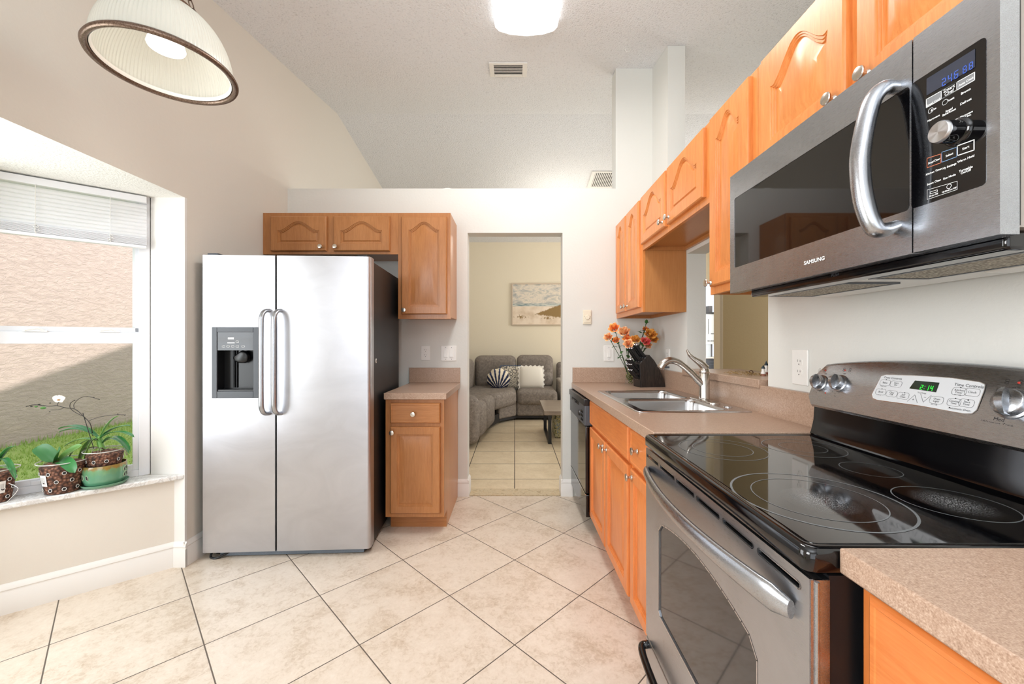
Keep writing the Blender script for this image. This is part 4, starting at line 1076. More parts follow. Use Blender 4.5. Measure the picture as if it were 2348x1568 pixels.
dpo = part('display', MB().prism([onM(*MP(*p)) for p in ((103, 545), (103, 395), (538, 125), (538, 290))], FMK, 0, .0006), plain('blue_grey_display', C(52, 56, 68), .12), cpo, smooth=0)
u, v = onM(*MP(312, 398)); u2, v2 = onM(*MP(468, 305))
mb = seg7(MB(), '246', FMK, u - .012, v + .001, .013, .003); seg7(mb, '88', FMK, u2 - .006, v2 + .001, .012, .003)
for q in mb.v: q.x -= .0007
part('clock_digits', mb, emis('blue_digits', C(52, 84, 170), .35), dpo, smooth=0)
u, v = onM(*MP(378, 872)); fk = FM.at(u, v, .0006)
dl = part('dial', MB().lathe([(.0225, 0), (.0215, .003), (.0180, .005), (.0172, .031)], fk, 36), M['blackgloss'], cpo, smooth=50)
m = NT('radial_brushed_steel'); m.base(C(206, 206, 208)); m.set(rough=.28, metal=1.0); m.b.inputs['Anisotropic'].default_value = .85
tg = m.t.nodes.new('ShaderNodeTangent'); tg.direction_type = 'RADIAL'; tg.axis = 'X'; m.l(tg.outputs[0], m.b.inputs['Tangent'])
cap = part('dial_cap', MB().lathe([(.0176, -.004), (.0176, 0), (.0162, .002), (.0005, .0022)], FX(0, 0, 0), 40, True, True), m.m, dl, smooth=40)
recentre(cap, dl, fk.p(0, 0, .031))
# underside
UZ = MZ0
part('bottom_vent', MB().box(MX + .035, MX + .085, MY0 + .02, MY1 - .06, 1.372, 1.404), M['blackgloss'], mw, bevel=.006)
part('vent_lettering', text_mb('PUSH', .010, Fr((MX + .0345, onX(1915, 640, MX + .034)[0], 1.388), (0, -1, 0), (0, 0, 1), (-1, 0, 0))), M['dkgrey'], mw, smooth=0)
part('bottom_plate', MB().box(MX + .085, 1.10, MY0 + .006, MY1 - .02, 1.378, 1.403), plain('pale_enamel', C(238, 237, 233), .18), mw, bevel=.004)
m = NT('grease_filter_mesh'); v = m.coord(); vo = m.t.nodes.new('ShaderNodeTexVoronoi'); vo.inputs['Scale'].default_value = 190; m.l(v, vo.inputs['Vector'])
m.base(m.ramp(vo.outputs['Distance'], [(0.2, C(204, 196, 176)), (0.6, C(120, 108, 88))])); m.set(rough=.5, metal=.4); m.bump(vo.outputs['Distance'], .6, .003)
for a, b in ((1.03, 1.31), (.66, .94)):
    part('grease_filter', MB().box(MX + .11, MX + .235, a, b, 1.3755, 1.3785), m.m, mw, smooth=0)
    part('filter_frame', MB().box(MX + .10, MX + .11, a - .01, b + .01, 1.3745, 1.379).box(MX + .235, MX + .245, a - .01, b + .01, 1.3745, 1.379).box(MX + .11, MX + .235, a - .01, a, 1.3745, 1.379).box(MX + .11, MX + .235, b, b + .01, 1.3745, 1.379), M['dkgrey'], mw, smooth=0)
part('cooktop_lamp_cover', MB().box(MX + .27, MX + .33, .75, .86, 1.3745, 1.379), M['white'], mw, bevel=.002)
# ------------------------------------------------------------------ wall plates
def plate(label, fr, kind, group=None, w_=.071, h_=.115, cat='outlet', name='wall_outlet', mat='white'):
    t = thing(name, label, cat, fr.o, group)
    part('cover_plate', MB().loops([[fr.p(a, b, z) for a, b in rrect(w_ - 2 * d, h_ - 2 * d, .003, 3)] for z, d in ((0, 0), (.003, 0), (.0055, .0025))]), M[mat], t)
    if kind == 'duplex':
        for v in (.020, -.020):
            q = part('socket', MB().loops([[fr.p(a, v + b, z) for a, b in rrect(.034, .029, .011, 5)] for z in (.0055, .0072)]), M[mat], t)
            mb = MB().box(-.0075, -.0055, v + .001, v + .010, .0071, .0074, fr).box(.0055, .0075, v + .001, v + .008, .0071, .0074, fr)
            mb.lathe([(.0024, 0), (.0024, .0003)], fr.at(0, v - .008, .0071), 10); part('slots', mb, M['dark'], q, smooth=0)
        part('screw', MB().lathe([(.0028, 0), (.002, .0008)], fr.at(0, 0, .0055), 10), M[mat], t)
    elif kind.startswith('rocker'):
        n = int(kind[-1])
        for i in range(n):
            u = (i - (n - 1) / 2) * .046
            q = part('rocker', MB().box(u - .0165, u + .0165, -.033, .033, .0054, .0070, fr), M[mat], t, bevel=.001)
            part('rocker_paddle', MB().add([fr.p(*p) for p in ((u - .012, -.028, .0070), (u + .012, -.028, .0070), (u + .012, .028, .0070), (u - .012, .028, .0070), (u - .012, -.028, .0115), (u + .012, -.028, .0115), (u + .012, .0, .0090), (u - .012, .0, .0090), (u + .012, .028, .0074), (u - .012, .028, .0074))],
                 [(0, 1, 5, 4), (4, 5, 6, 7), (7, 6, 8, 9), (9, 8, 2, 3), (0, 4, 7, 9, 3), (1, 2, 8, 6, 5)]), M[mat], q, smooth=0)
            for v in (.047, -.047): part('screw', MB().lathe([(.0028, 0), (.002, .0008)], fr.at(u, v, .0055), 10), M['dkgrey'], t)
    return t
def bw(px, py): x, z = onY(px, py, YB); return FY(x, YB, z)
plate('white duplex outlet over the short counter, left of the double switch', bw(976, 809), 'duplex')
plate('white double rocker switch just left of the doorway', bw(1029, 810), 'rocker2', w_=.122, h_=.120, cat='light switch', name='light_switch')
plate('white single rocker switch behind the roses', bw(1396, 810), 'rocker1', w_=.080, h_=.124, cat='light switch', name='light_switch')
t = thing('timer_dial', 'almond wall control with a small round dial, right of the doorway', 'wall control', bw(1347, 727).o)
fr = bw(1346, 727)
part('cover_plate', MB().loops([[fr.p(a, b, z) for a, b in rrect(.066, .112, .004, 3)] for z in (0, .012)]), M['cream'], t, bevel=.002)
part('raised_face', MB().loops([[fr.p(a, b + .004, z) for a, b in rrect(.054, .092, .006, 3)] for z in (.012, .017)]), M['cream'], t, bevel=.001)
part('dial', MB().lathe([(.019, .017), (.019, .022), (.016, .026)], fr.at(0, -.002, 0), 28), M['cream'], t)
mb = MB()
for u, v in ((-.024, .004), (.024, .004), (.016, .0)): mb.lathe([(.0018, 0), (.0016, .0008)], fr.at(u, v, .0172), 8)
part('screws', mb, M['dark'], t)
Yo, zo = onX(1836, 842, 1.1145)
fo = FX(1.1145, Yo, zo)
o = plate('large white duplex outlet on the right wall beside the range', fo, 'duplex', w_=.086, h_=.138)
Yo, zo = onX(1533, 818, 1.0975)
plate('white outlet on the right wall in the corner behind the faucet', FX(1.0948, Yo, zo), 'duplex')

# ------------------------------------------------------------------ knife block, knives
KZ = .9005
kb_ = thing('knife_block', 'black slanted wooden knife block in the far right corner of the counter', 'knife block', (.97, 2.86, KZ))
ku = Vector((.985, .17, 0)).normalized(); kv = Vector((-.17, .985, 0)).normalized()   # along the side, into the depth
KF = Fr((.886, 2.797, KZ), ku, (0, 0, 1), -kv)
m = NT('black_stained_wood'); v = m.coord((18, 18, 2.0)); n = m.noise(v, 8, 5, .65, .8)
m.base(m.mix(m.ramp(n, [(0.40, 0.0), (0.68, 1.0)]), C(22, 19, 18), C(58, 48, 42))); m.set(rough=.38)
prof = [(.0, 0), (-.012, .165), (.062, .232), (.100, .192), (.135, .140), (.168, .070), (.190, 0)]
part('block', MB().prism(prof, KF, -.105, 0), m.m, kb_, bevel=.003, smooth=0)
part('front_edge', MB().prism([(-.001, .002), (-.013, .165), (-.016, .165), (-.004, .002)], KF, -.104, -.001), M['black'], kb_, smooth=0)
part('foot_strip', MB().prism([(.004, 0), (.186, 0), (.186, .003), (.004, .003)], KF, .0002, .002), M['steelrim'], kb_, smooth=0)
# knives stand out of the sloped top (larger) and of the front face (steak knives)
def knife(base, dirv, L_, r, label, grp):
    d = Vector(dirv).normalized(); b = Vector(base)
    t = thing('kitchen_knife', label, 'knife', b, grp)
    side = kv; up_ = d.cross(side).normalized()
    mb = MB(); LL = []
    for k, (f, s_) in enumerate(((0, .75), (.05, .95), (.3, 1.0), (.6, .9), (.85, 1.05), (.97, 1.0))):
        c_ = b + d * (L_ * f) + up_ * (.003 * math.sin(f * 3)); LL.append([c_ + side * (r * .62 * s_ * math.cos(a)) + up_ * (r * s_ * math.sin(a)) for a in [j * math.pi / 5 for j in range(10)]])
    part('handle', mb.loops(LL), M['black'], t)
    part('end_cap', MB().loops([[b + d * (L_ * f) + side * (r * .66 * s_ * math.cos(a)) + up_ * (r * s_ * math.sin(a)) for a in [j * math.pi / 5 for j in range(10)]] for f, s_ in ((.965, 1.03), (1.0, 1.03), (1.03, .7))]), M['steelrim'], t)
    part('bolster', MB().loops([[b + d * f + side * (r * .5 * math.cos(a)) + up_ * (r * .8 * math.sin(a)) for a in [j * math.pi / 5 for j in range(10)]] for f in (-.006, .004)]), M['steelrim'], t)
topd = ku * -.58 + Vector((0, 0, .81)); GK = 'black-handled knives in the block'
for r_ in range(2):
    for k in range(3):
        p = KF.p(.006 + .030 * r_ + .004, .185 + .028 * r_, -.020 - .032 * k)
        knife(p, topd, .118 - .008 * r_, .0115, 'black-handled knife slanting up from the top of the knife block', GK)
fd_ = ku * -.66 + Vector((0, 0, .75))
for r_, z in enumerate((.135, .100, .060)):
    for k in range(4 if r_ < 2 else 3):
        p = KF.p(-.011 + .003 * r_, z, -.016 - .024 * k)
        knife(p, fd_, .088, .0085, 'small black-handled steak knife slanting from the front face of the knife block', 'steak knives in the block')

# ------------------------------------------------------------------ roses in a glass vase
VX, VY = .862, 2.995
vs_ = thing('flower_vase', 'narrow glass vase of green pebbles behind the knife block', 'vase', (VX, VY, .9005))
part('glass', MB().lathe([(.034, 0), (.036, .01), (.032, .06), (.028, .12), (.031, .165), (.029, .165), (.026, .12), (.030, .06), (.032, .012), (.001, .010)], FZ(VX, VY, .9005), 24, True, True), M['glass'], vs_)
mb = MB(); random.seed(3)
for k in range(60):
    a = random.random() * 6.28; r = .022 * math.sqrt(random.random()); mb.ball((VX + r * math.cos(a), VY + r * math.sin(a), .918 + random.random() * .09), .006 + random.random() * .003, 4)
m = NT('green_pebbles'); n = m.noise(m.coord(), 60, 2); m.base(m.ramp(n, [(.4, C(52, 56, 24)), (.5, C(150, 140, 70)), (.6, C(90, 84, 60))])); m.set(rough=.3)
o = part('pebbles', mb, m.m, vs_); o['kind'] = 'stuff'
def petal_mat(name, inner, outer):
    m = NT(name); n = m.noise(m.coord(obj=False), 45, 3); m.base(m.mix(m.ramp(n, [(.4, 0.0), (.62, 1.0)]), inner, outer)); m.set(rough=.55); return m.m
PM = {'o': petal_mat('orange_petals', C(252, 186, 104), C(230, 98, 44)), 'y': petal_mat('amber_petals', C(250, 190, 90), C(206, 122, 48)), 'p': petal_mat('pink_petals', C(240, 120, 110), C(214, 62, 66)), 'l': petal_mat('peach_petals', C(252, 214, 160), C(232, 140, 84))}
M['stem'] = plain('green_stem', C(48, 74, 34), .5); M['leaf'] = plain('rose_leaf', C(52, 100, 44), .4, noise=.35, scale=60)
def rose_bloom(c, r, d, seed):
    rnd = random.Random(seed); mb = MB(); d = Vector(d).normalized()
    a = Vector((1, 0, 0)) if abs(d.x) < .8 else Vector((0, 1, 0)); a = (a - d * a.dot(d)).normalized(); b = d.cross(a)
    for ring_, (n, rad, hgt, open_) in enumerate(((3, .28, .95, .05), (4, .48, 1.0, .18), (5, .72, .92, .34), (6, .95, .72, .62))):
        for k in range(n):
            th = 2 * math.pi * k / n + ring_ * .7 + rnd.uniform(-.15, .15); G = []
            for i in range(5):
                t = i / 4.0; R = r * rad * (.35 + .65 * math.sin(t * math.pi / 2)) * (1 + open_ * max(0, t - .6)); zz = r * (hgt * 1.25 * t ** .9 - .35) - (r * open_ * .5 * max(0, t - .75) * 2)
                w_ = (math.pi / n * 1.25) * math.sin(math.pi * (.18 + .70 * t)); row = []
                for j in range(5):
                    s_ = (j / 4.0 - .5) * 2; ph = th + w_ * s_; RR = R * (1 - .08 * s_ * s_); row.append(Vector(c) + a * (RR * math.cos(ph)) + b * (RR * math.sin(ph)) + d * (zz - r * .12 * s_ * s_ * t))
                G.append(row)
            vs = [p for row in G for p in row]; mb.add(vs, [(i * 5 + j, i * 5 + j + 1, i * 5 + j + 6, i * 5 + j + 5) for i in range(4) for j in range(4)])
    return mb
def leaf_mb(mb, base, tip, w_, droop=0.0, n=8, up=(0, 0, 1), fold=.25, blunt=.0):
    base, tip = Vector(base), Vector(tip); d = tip - base; L_ = d.length; dn = d.normalized(); u = Vector(up); s_ = dn.cross(u)
    s_ = s_.normalized() if s_.length > 1e-4 else Vector((1, 0, 0)); nn = s_.cross(dn); rows = []
    for i in range(n + 1):
        t = i / n; c_ = base + d * t + nn * (L_ * droop * math.sin(math.pi * t)); w2 = w_ * (math.sin(math.pi * min(1, (.06 + .94 * t)) ** (.8 - blunt)) ** .75 if t < 1 else 0.02)
        rows.append([c_ - s_ * w2 + nn * (w2 * fold), c_ - s_ * w2 * .5 + nn * w2 * fold * .35, c_, c_ + s_ * w2 * .5 + nn * w2 * fold * .35, c_ + s_ * w2 + nn * (w2 * fold)])
    o = len(mb.v); mb.v += [p for r in rows for p in r]; mb.f += [[o + i * 5 + j, o + i * 5 + j + 1, o + i * 5 + j + 6, o + i * 5 + j + 5] for i in range(n) for j in range(4)]
    return mb
roses = [((1408, 753), .030, 'o', 'leftmost of the upright orange roses, its head highest on that side'), ((1395, 774), .026, 'l', 'peach rose leaning farthest left toward the white switch'), ((1431, 762), .034, 'l', 'large peach and orange rose left of the middle of the bunch'),
         ((1413, 780), .020, 'o', 'small dark orange rose tucked behind the leftmost blooms'), ((1438, 778), .026, 'o', 'orange rose just above the top knife handles'), ((1441, 789), .028, 'l', 'peach-centred rose touching the knife ends'), ((1457, 779), .027, 'y', 'open amber rose in the middle of the bunch'), ((1480, 755), .018, 'o', 'small orange bud under the topmost leaves on the right'),
         ((1491, 767), .034, 'y', 'large amber rose at the top of the right-hand cluster'), ((1496, 778), .030, 'y', 'amber rose on the right edge of the bunch'), ((1480, 783), .026, 'p', 'pink rose in the right-hand cluster'), ((1485, 792), .024, 'l', 'pale peach rose lowest in the right-hand cluster')]
for i, ((px, py), r, cm, lab) in enumerate(roses):
    Yr = 2.93 + .03 * ((i * 7) % 5 - 2); x, z = onY(px, py, Yr); c_ = Vector((x, Yr, z))
    t = thing('rose', lab, 'flower', (VX, VY, .93), 'roses in the vase')
    d = (c_ - Vector((VX, VY, 1.02))); d.normalize(); face = (d * .6 + Vector((-.25, -.75, .15))).normalized()
    part('bloom', rose_bloom(c_, r * 1.22, face, i), PM[cm], t, smooth=80)
    k1 = Vector((VX + (x - VX) * .25, VY - .005, 1.05)); st = bez([(VX + .006 * math.cos(i), VY + .006 * math.sin(i), .935), k1, c_ - d * r * 1.6, c_ - face * r * .3], 6)
    part('stem', MB().tube(st, .0022, 6), M['stem'], t)
    mb = MB()
    for k in range(5):
        a = k * 1.257; q = Vector((math.cos(a), math.sin(a) * .6, -.3)); leaf_mb(mb, c_ - face * r * .35, c_ - face * r * .2 + q * r * .8, r * .18)
    rn = random.Random(i + 40)
    for k in range(2):
        b_ = st[int(len(st) * (.45 + .2 * k))]; leaf_mb(mb, b_, b_ + Vector((rn.uniform(-.05, .03), rn.uniform(-.04, .0), rn.uniform(-.015, .03))), .014, .1)
    part('leaves', mb, M['leaf'], t, smooth=60)
mb = MB()
t = thing('rose', 'leafy rose sprig without a bloom at the top right of the bunch', 'flower', (VX, VY, .93), 'roses in the vase')
x, z = onY(1482, 742, 2.95); part('stem', MB().tube(bez([(VX, VY, .935), (.9, 2.98, 1.1), (x, 2.95, z)], 8), .002, 6), M['stem'], t)
for px, py, dx, dy in ((1482, 742, -.004, .03), (1480, 746, .028, .026), (1478, 760, -.04, .006), (1470, 764, -.038, .012), (1415, 796, -.045, -.004), (1421, 795, .036, .004), (1428, 805, -.02, -.02), (1405, 775, .0, -.03)):
    x, z = onY(px, py, 2.93); leaf_mb(mb, (x, 2.93, z), (x + dx, 2.91, z + dy), .012, .1)
part('leaves', mb, M['leaf'], t, smooth=60)

# ------------------------------------------------------------------ pendant lamp
PX, PYY, PZ, PR = -1.292, 1.482, 2.235, .222
pl = thing('pendant_lamp', 'ribbed white glass dome pendant lamp hung on chains, upper left', 'pendant lamp', (PX, PYY, PZ))
FP = FZ(PX, PYY, PZ)
m = NT('ribbed_white_glass'); m.base(C(228, 229, 222)); m.set(rough=.22, spec=.5)
tl = m.t.nodes.new('ShaderNodeBsdfTranslucent'); tl.inputs[0].default_value = C(240, 238, 232); mx = m.t.nodes.new('ShaderNodeMixShader'); mx.inputs[0].default_value = .38
m.l(m.b.outputs[0], mx.inputs[1]); m.l(tl.outputs[0], mx.inputs[2]); m.l(mx.outputs[0], m.out.inputs[0])
NR = 104; L = []
pr = []
for k in range(19):
    t = k / 18.0; a = t * math.radians(74); pr.append(((PR - .018) * math.cos(a) ** .92, .012 + .222 * math.sin(a) / math.sin(math.radians(74))))
def ribbed(off):
    L = []
    for r, z in pr:
        amp = .0016 * min(1, (z - .012) / .01)
        L.append([FP.p((r + off + amp * math.cos(math.pi * k / 2)) * math.cos(math.pi * k / NR / 2), (r + off + amp * math.cos(math.pi * k / 2)) * math.sin(math.pi * k / NR / 2), z + off * .5) for k in range(4 * NR)])
    return L
part('glass_shade', MB().loops(ribbed(0) , False, False).loops(ribbed(-.004)[::-1], False, False), m.m, pl, smooth=120)
m = NT('aged_bronze'); n = m.noise(m.coord(), 260, 3); m.base(m.ramp(n, [(.35, C(92, 72, 60)), (.6, C(132, 112, 98))])); m.set(rough=.32, metal=.75); M['bronze'] = m.m
part('rim_ring', MB().lathe([(PR - .020, .016), (PR - .014, .018), (PR - .004, .010), (PR, .002), (PR - .003, -.005), (PR - .012, -.007), (PR - .020, -.002), (PR - .022, .008), (PR - .020, .016)], FP, 96, False, False), M['bronze'], pl, smooth=60)
part('inner_lip', MB().lathe([(PR - .021, .012), (PR - .024, .002), (PR - .028, .006), (PR - .030, .014)], FP, 96, False, False), M['white'], pl, smooth=60)
cp_ = part('shade_cap', MB().lathe([(.085, .228), (.088, .236), (.074, .246), (.040, .256), (.022, .275), (.020, .31), (.004, .315)], FP, 40), M['bronze'], pl)
part('lamp_holder', MB().lathe([(.032, .225), (.034, .17), (.030, .140)], FP, 24), M['white'], pl)
part('bulb', MB().lathe([(.030, .140), (.042, .122), (.054, .098), (.0575, .084), (.055, .078), (.001, .074)], FP, 40, False, True), emis('glowing_bulb', (1.0, .93, .84, 1), 3.4), pl)
def chain(mb, p0, p1, n):
    p0, p1 = Vector(p0), Vector(p1); d = (p1 - p0) / n; dn = d.normalized(); a = Vector((0, 1, 0)); a = (a - dn * a.dot(dn)).normalized(); b = dn.cross(a)
    for k in range(n):
        c_ = p0 + d * (k + .5); u = a if k % 2 else b; fr = Fr(c_, dn, u, dn.cross(u)); mb.torus(fr, d.length * .60, .0022, 18, 6, ry=.55)
    return mb
zc_ = ceil_z(PYY) - PZ
for k in range(3):
    a = math.radians(35 + 120 * k); mb = MB(); q0 = FP.p(.082 * math.cos(a), .082 * math.sin(a), .225); q1 = FP.p(.006 * math.cos(a), .006 * math.sin(a), .60)
    part('chain', chain(mb, q0, q1, 11), M['bronze'], pl, smooth=60)
part('chain', chain(MB(), FP.p(0, 0, .60), FP.p(0, 0, zc_ - .03), 8), M['bronze'], pl, smooth=60)
part('cord', MB().tube(bez([FP.p(0, 0, .31), FP.p(.012, 0, .45), FP.p(-.006, .01, .6), FP.p(.006, 0, zc_ - .03)], 8), .003, 6), M['dark'], pl)
part('canopy', MB().lathe([(.062, zc_ + .012), (.062, zc_ - .01), (.045, zc_ - .026), (.008, zc_ - .034)], FP, 32), M['bronze'], pl)
bl_ = lamp('pendant_bulb_light', 'POINT', (PX, PYY, PZ + .045), .8, (1.0, .93, .84), size=.045)

# ------------------------------------------------------------------ ceiling fixture, vents, hook
th = math.atan(.165)
cu_, cvv = Vector((0, math.cos(th), math.sin(th))), Vector((0, math.sin(th), -math.cos(th)))   # up the slope, down out of the ceiling
def CFN(x, y): return Fr((x, y, ceil_z(y)), (1, 0, 0), cu_, cvv)
cl = thing('ceiling_light', 'white wraparound fluorescent ceiling light at the top of the view', 'ceiling light', (.075, 1.98, ceil_z(1.98)))
fc = CFN(.075, 1.98)
LW, LL_ = .205, .60
part('base_pan', MB().box(-LW + .02, LW - .02, -LL_ + .01, LL_ - .01, -.001, .02, fc), M['white'], cl, smooth=0)
prf = [(-LW, .016), (-LW + .006, .040), (-LW + .03, .062), (-LW * .5, .082), (0, .090), (LW * .5, .082), (LW - .03, .062), (LW - .006, .040), (LW, .016)]
LDIF = emis('lit_acrylic_diffuser', (1, 1, 1, 1), 2.2)
part('diffuser', MB().loops([[fc.p(a, y, b) for a, b in prf] for y in (-LL_, LL_)]), LDIF, cl, smooth=60)
lt = lamp('ceiling_fixture_light', 'AREA', fc.p(0, 0, .13), 26, (1.0, .98, .96), aim=cvv, size=.35, size_y=1.1)
def vent(label, x0, x1, y0, y1, nsl, far=False):
    yc = (y0 + y1) / 2
    if far: fr = Fr(((x0 + x1) / 2, yc, ceil_z(yc)), (1, 0, 0), (0, math.cos(th), -math.sin(th)), (0, -math.sin(th), -math.cos(th)))
    else: fr = CFN((x0 + x1) / 2, yc)
    hw, hh = (x1 - x0) / 2, (y1 - y0) / 2 / math.cos(th); t = thing('ceiling_vent', label, 'vent', fr.o, 'ceiling vents')
    part('backing', MB().box(-hw + .02, hw - .02, -hh + .02, hh - .02, .0005, .001, fr), M['dark'], t, smooth=0)
    bd = .036 if not far else .045
    mb = MB().box(-hw, -hw + bd, -hh, hh, .001, .010, fr).box(hw - bd, hw, -hh, hh, .001, .010, fr).box(-hw + bd, hw - bd, -hh, -hh + bd * .7, .001, .010, fr).box(-hw + bd, hw - bd, hh - bd * .7, hh, .001, .010, fr)
    part('frame', mb, M['white'], t, bevel=.002, smooth=0)
    for k in range(nsl):
        if far:
            u = -hw + bd + (2 * hw - 2 * bd) * (k + .5) / nsl
            mb = MB().add([fr.p(u - .010, -hh + bd * .7, .010), fr.p(u - .010, hh - bd * .7, .010), fr.p(u + .006, hh - bd * .7, .002), fr.p(u + .006, -hh + bd * .7, .002), fr.p(u - .008, -hh + bd * .7, .011), fr.p(u - .008, hh - bd * .7, .011), fr.p(u + .008, hh - bd * .7, .003), fr.p(u + .008, -hh + bd * .7, .003)], [(0, 1, 2, 3), (7, 6, 5, 4), (0, 4, 5, 1), (3, 2, 6, 7), (0, 3, 7, 4), (1, 5, 6, 2)])
        else:
            v = -hh + bd * .7 + (2 * hh - 1.4 * bd) * (k + .5) / nsl
            mb = MB().add([fr.p(a, v + b, c_) for a in (-hw + bd, hw - bd) for b, c_ in ((-.015, .010), (.008, .002), (.011, .0035), (-.012, .0115))], [(0, 1, 5, 4), (1, 2, 6, 5), (2, 3, 7, 6), (3, 0, 4, 7), (0, 3, 2, 1), (4, 5, 6, 7)])
        part('louvre', mb, M['white'], t, smooth=0)
    return t
vent('white louvred ceiling vent in front of the ridge, below the light', -.200, .098, 3.07, 3.285, 7)
vent('white slatted return vent near the far slope, half hidden by the wall', .98, 1.35, 5.04, 5.42, 12, True)
hk = CFN(onY(1440, 113, 2.86)[0], 2.86)
o = part('ceiling_hook', MB().tube([hk.p(.018 * math.cos(a), 0, .022 + .016 * math.sin(a)) for a in [math.radians(d) for d in range(-40, 200, 20)]] + [hk.p(-.012, 0, .0)], .002, 8), M['white'])
tag(o, 'tiny white hook in the popcorn ceiling', 'hook')
o = part('smoke_detector', MB().lathe([(.055, 0), (.055, .006), (.040, .012), (.01, .014)], FZ(onY(1028, 430, 3.23)[0], 3.228, LEDGE), 28), M['white']); tag(o, 'low white disc lying on the ledge over the doorway', 'detector')
# ------------------------------------------------------------------ orchids on the sill
m = NT('orchid_bark'); vo = m.t.nodes.new('ShaderNodeTexVoronoi'); vo.inputs['Scale'].default_value = 85; m.l(m.coord(), vo.inputs['Vector'])
m.base(m.ramp(vo.outputs['Distance'], [(.1, C(168, 122, 96)), (.45, C(116, 76, 58)), (.8, C(60, 40, 32))])); m.set(rough=.8); m.bump(vo.outputs['Distance'], 1.0, .006); M['bark'] = m.m
def leafmat(name, a, b):
    m = NT(name); n = m.noise(m.coord(), 24, 3); m.base(m.mix(n, a, b)); m.set(rough=.28, spec=.5); return m.m
M['oleaf'] = leafmat('orchid_leaf', C(34, 92, 52), C(66, 132, 66)); M['oleaf2'] = leafmat('orchid_leaf_light', C(74, 132, 56), C(124, 170, 82))
M['ostem'] = plain('orchid_stem', C(52, 42, 34), .5); M['root'] = plain('grey_root', C(120, 116, 96), .6)
M['clearwhite'] = plain('milky_rim', C(214, 212, 206), .25); M['paper'] = plain('paper_label', C(236, 236, 232), .5)
def on_sill(px, py, z=SILL): return onZ(px, py, z)
def clear_pot(t, c, z, r0, r1, h, seed, label=None, label_a=3.6):
    fr = FZ(c[0], c[1], z); rnd = random.Random(seed)
    m_ = M['potplastic']
    prof = [(r0, 0), (r0, .002), (r1 - .004, h - .012), (r1 + .003, h - .010), (r1 + .004, h), (r1, h), (r1 - .005, h - .012)]
    p = part('plastic_pot', MB().lathe(prof, fr, 40, True, False), m_, t)
    part('bark_mix', MB().lathe([(r0 - .004, .002), (r0 - .003, .004), (r1 - .009, h - .022), (r1 - .03, h - .010), (.002, h - .002)], fr, 36), M['bark'], t)
    part('pot_rim', MB().torus(fr.at(0, 0, h - .002), r1 + .001, .0022, 40, 6), M['clearwhite'], p, smooth=60)
    mbh, mbd = MB(), MB()
    for row in range(3):
        for k in range(9):
            a = 2 * math.pi * (k + .5 * (row % 2)) / 9; zz = h * (.16 + .26 * row); rr = r0 + (r1 - .004 - r0) * zz / h + .0004
            n = Vector((math.cos(a), math.sin(a), 0)); f2 = Fr(fr.p(rr * math.cos(a), rr * math.sin(a), zz), Vector((-math.sin(a), math.cos(a), 0)), (0, 0, 1), n)
            mbh.torus(f2, .0068, .0011, 14, 5, ry=1.1); mbd.lathe([(.0062, .0002), (.0055, .0004)], f2, 12)
    part('hole_rims', mbh, M['white'], p, smooth=60); part('drain_holes', mbd, M['dark'], p)
    if label:
        L = []
        for q in range(6):
            a = label_a + (q - 2.5) * .09
            L.append([fr.p((r0 + (r1 - .004 - r0) * zz / h + .001) * math.cos(a), (r0 + (r1 - .004 - r0) * zz / h + .001) * math.sin(a), zz) for zz in (h * .30, h * .66)])
        part('price_label', MB().loops(L, False, False, closed=False), M['paper'], p)
        mb = MB()
        for q in range(11):
            a = label_a - .17 + q * .03; w2 = .004 if q % 3 else .009
            mb.add([fr.p((r0 + (r1 - .004 - r0) * zz / h + .0016) * math.cos(aa), (r0 + (r1 - .004 - r0) * zz / h + .0016) * math.sin(aa), zz) for zz in (h * .36, h * .58) for aa in (a, a + w2)], [(0, 1, 3, 2)])
        part('bar_code', mb, M['dark'], p, smooth=0)
    return fr
def oleaf(t, base, tip, w_, arc, mat, n=14, roll=0.0):
    """broad strap leaf that rises and arches over to its tip"""
    b, e = Vector(base), Vector(tip); d = e - b; h_ = Vector((d.x, d.y, 0)); s_ = Vector((-h_.y, h_.x, 0)).normalized() if h_.length > 1e-4 else Vector((1, 0, 0)); s_ = (Matrix.Rotation(roll, 3, d.normalized()) @ s_); rows = []
    for i in range(n + 1):
        u = i / n; c_ = b + d * u + Vector((0, 0, 1)) * (arc * 4 * u * (1 - u)); w2 = w_ * (min(1, .35 + 2.2 * u) * (1 - max(0, (u - .62) / .38) ** 2.4) ** .5 + .001)
        rows.append((c_, w2))
    up = []; lo = []
    for i, (c_, w2) in enumerate(rows):
        q = rows[min(i + 1, n)][0] - rows[max(i - 1, 0)][0]; nn = s_.cross(q).normalized(); nn = nn if nn.z > 0 else -nn
        up.append([c_ + s_ * (w2 * f) + nn * (w2 * .30 * abs(f)) for f in (-1, -.5, 0, .5, 1)]); lo.append([p - nn * .0016 for p in up[-1]])
    L = [u_ + l_[::-1] for u_, l_ in zip(up, lo)]
    return part('leaf', MB().loops(L), mat, t, smooth=70)
def gp(px, py, Y): x, z = onY(px, py, Y); return Vector((x, Y, z))
# 1: large orchid in the glazed pot
g_, gy = on_sill(240, 1118); gc = (g_, gy + .075)
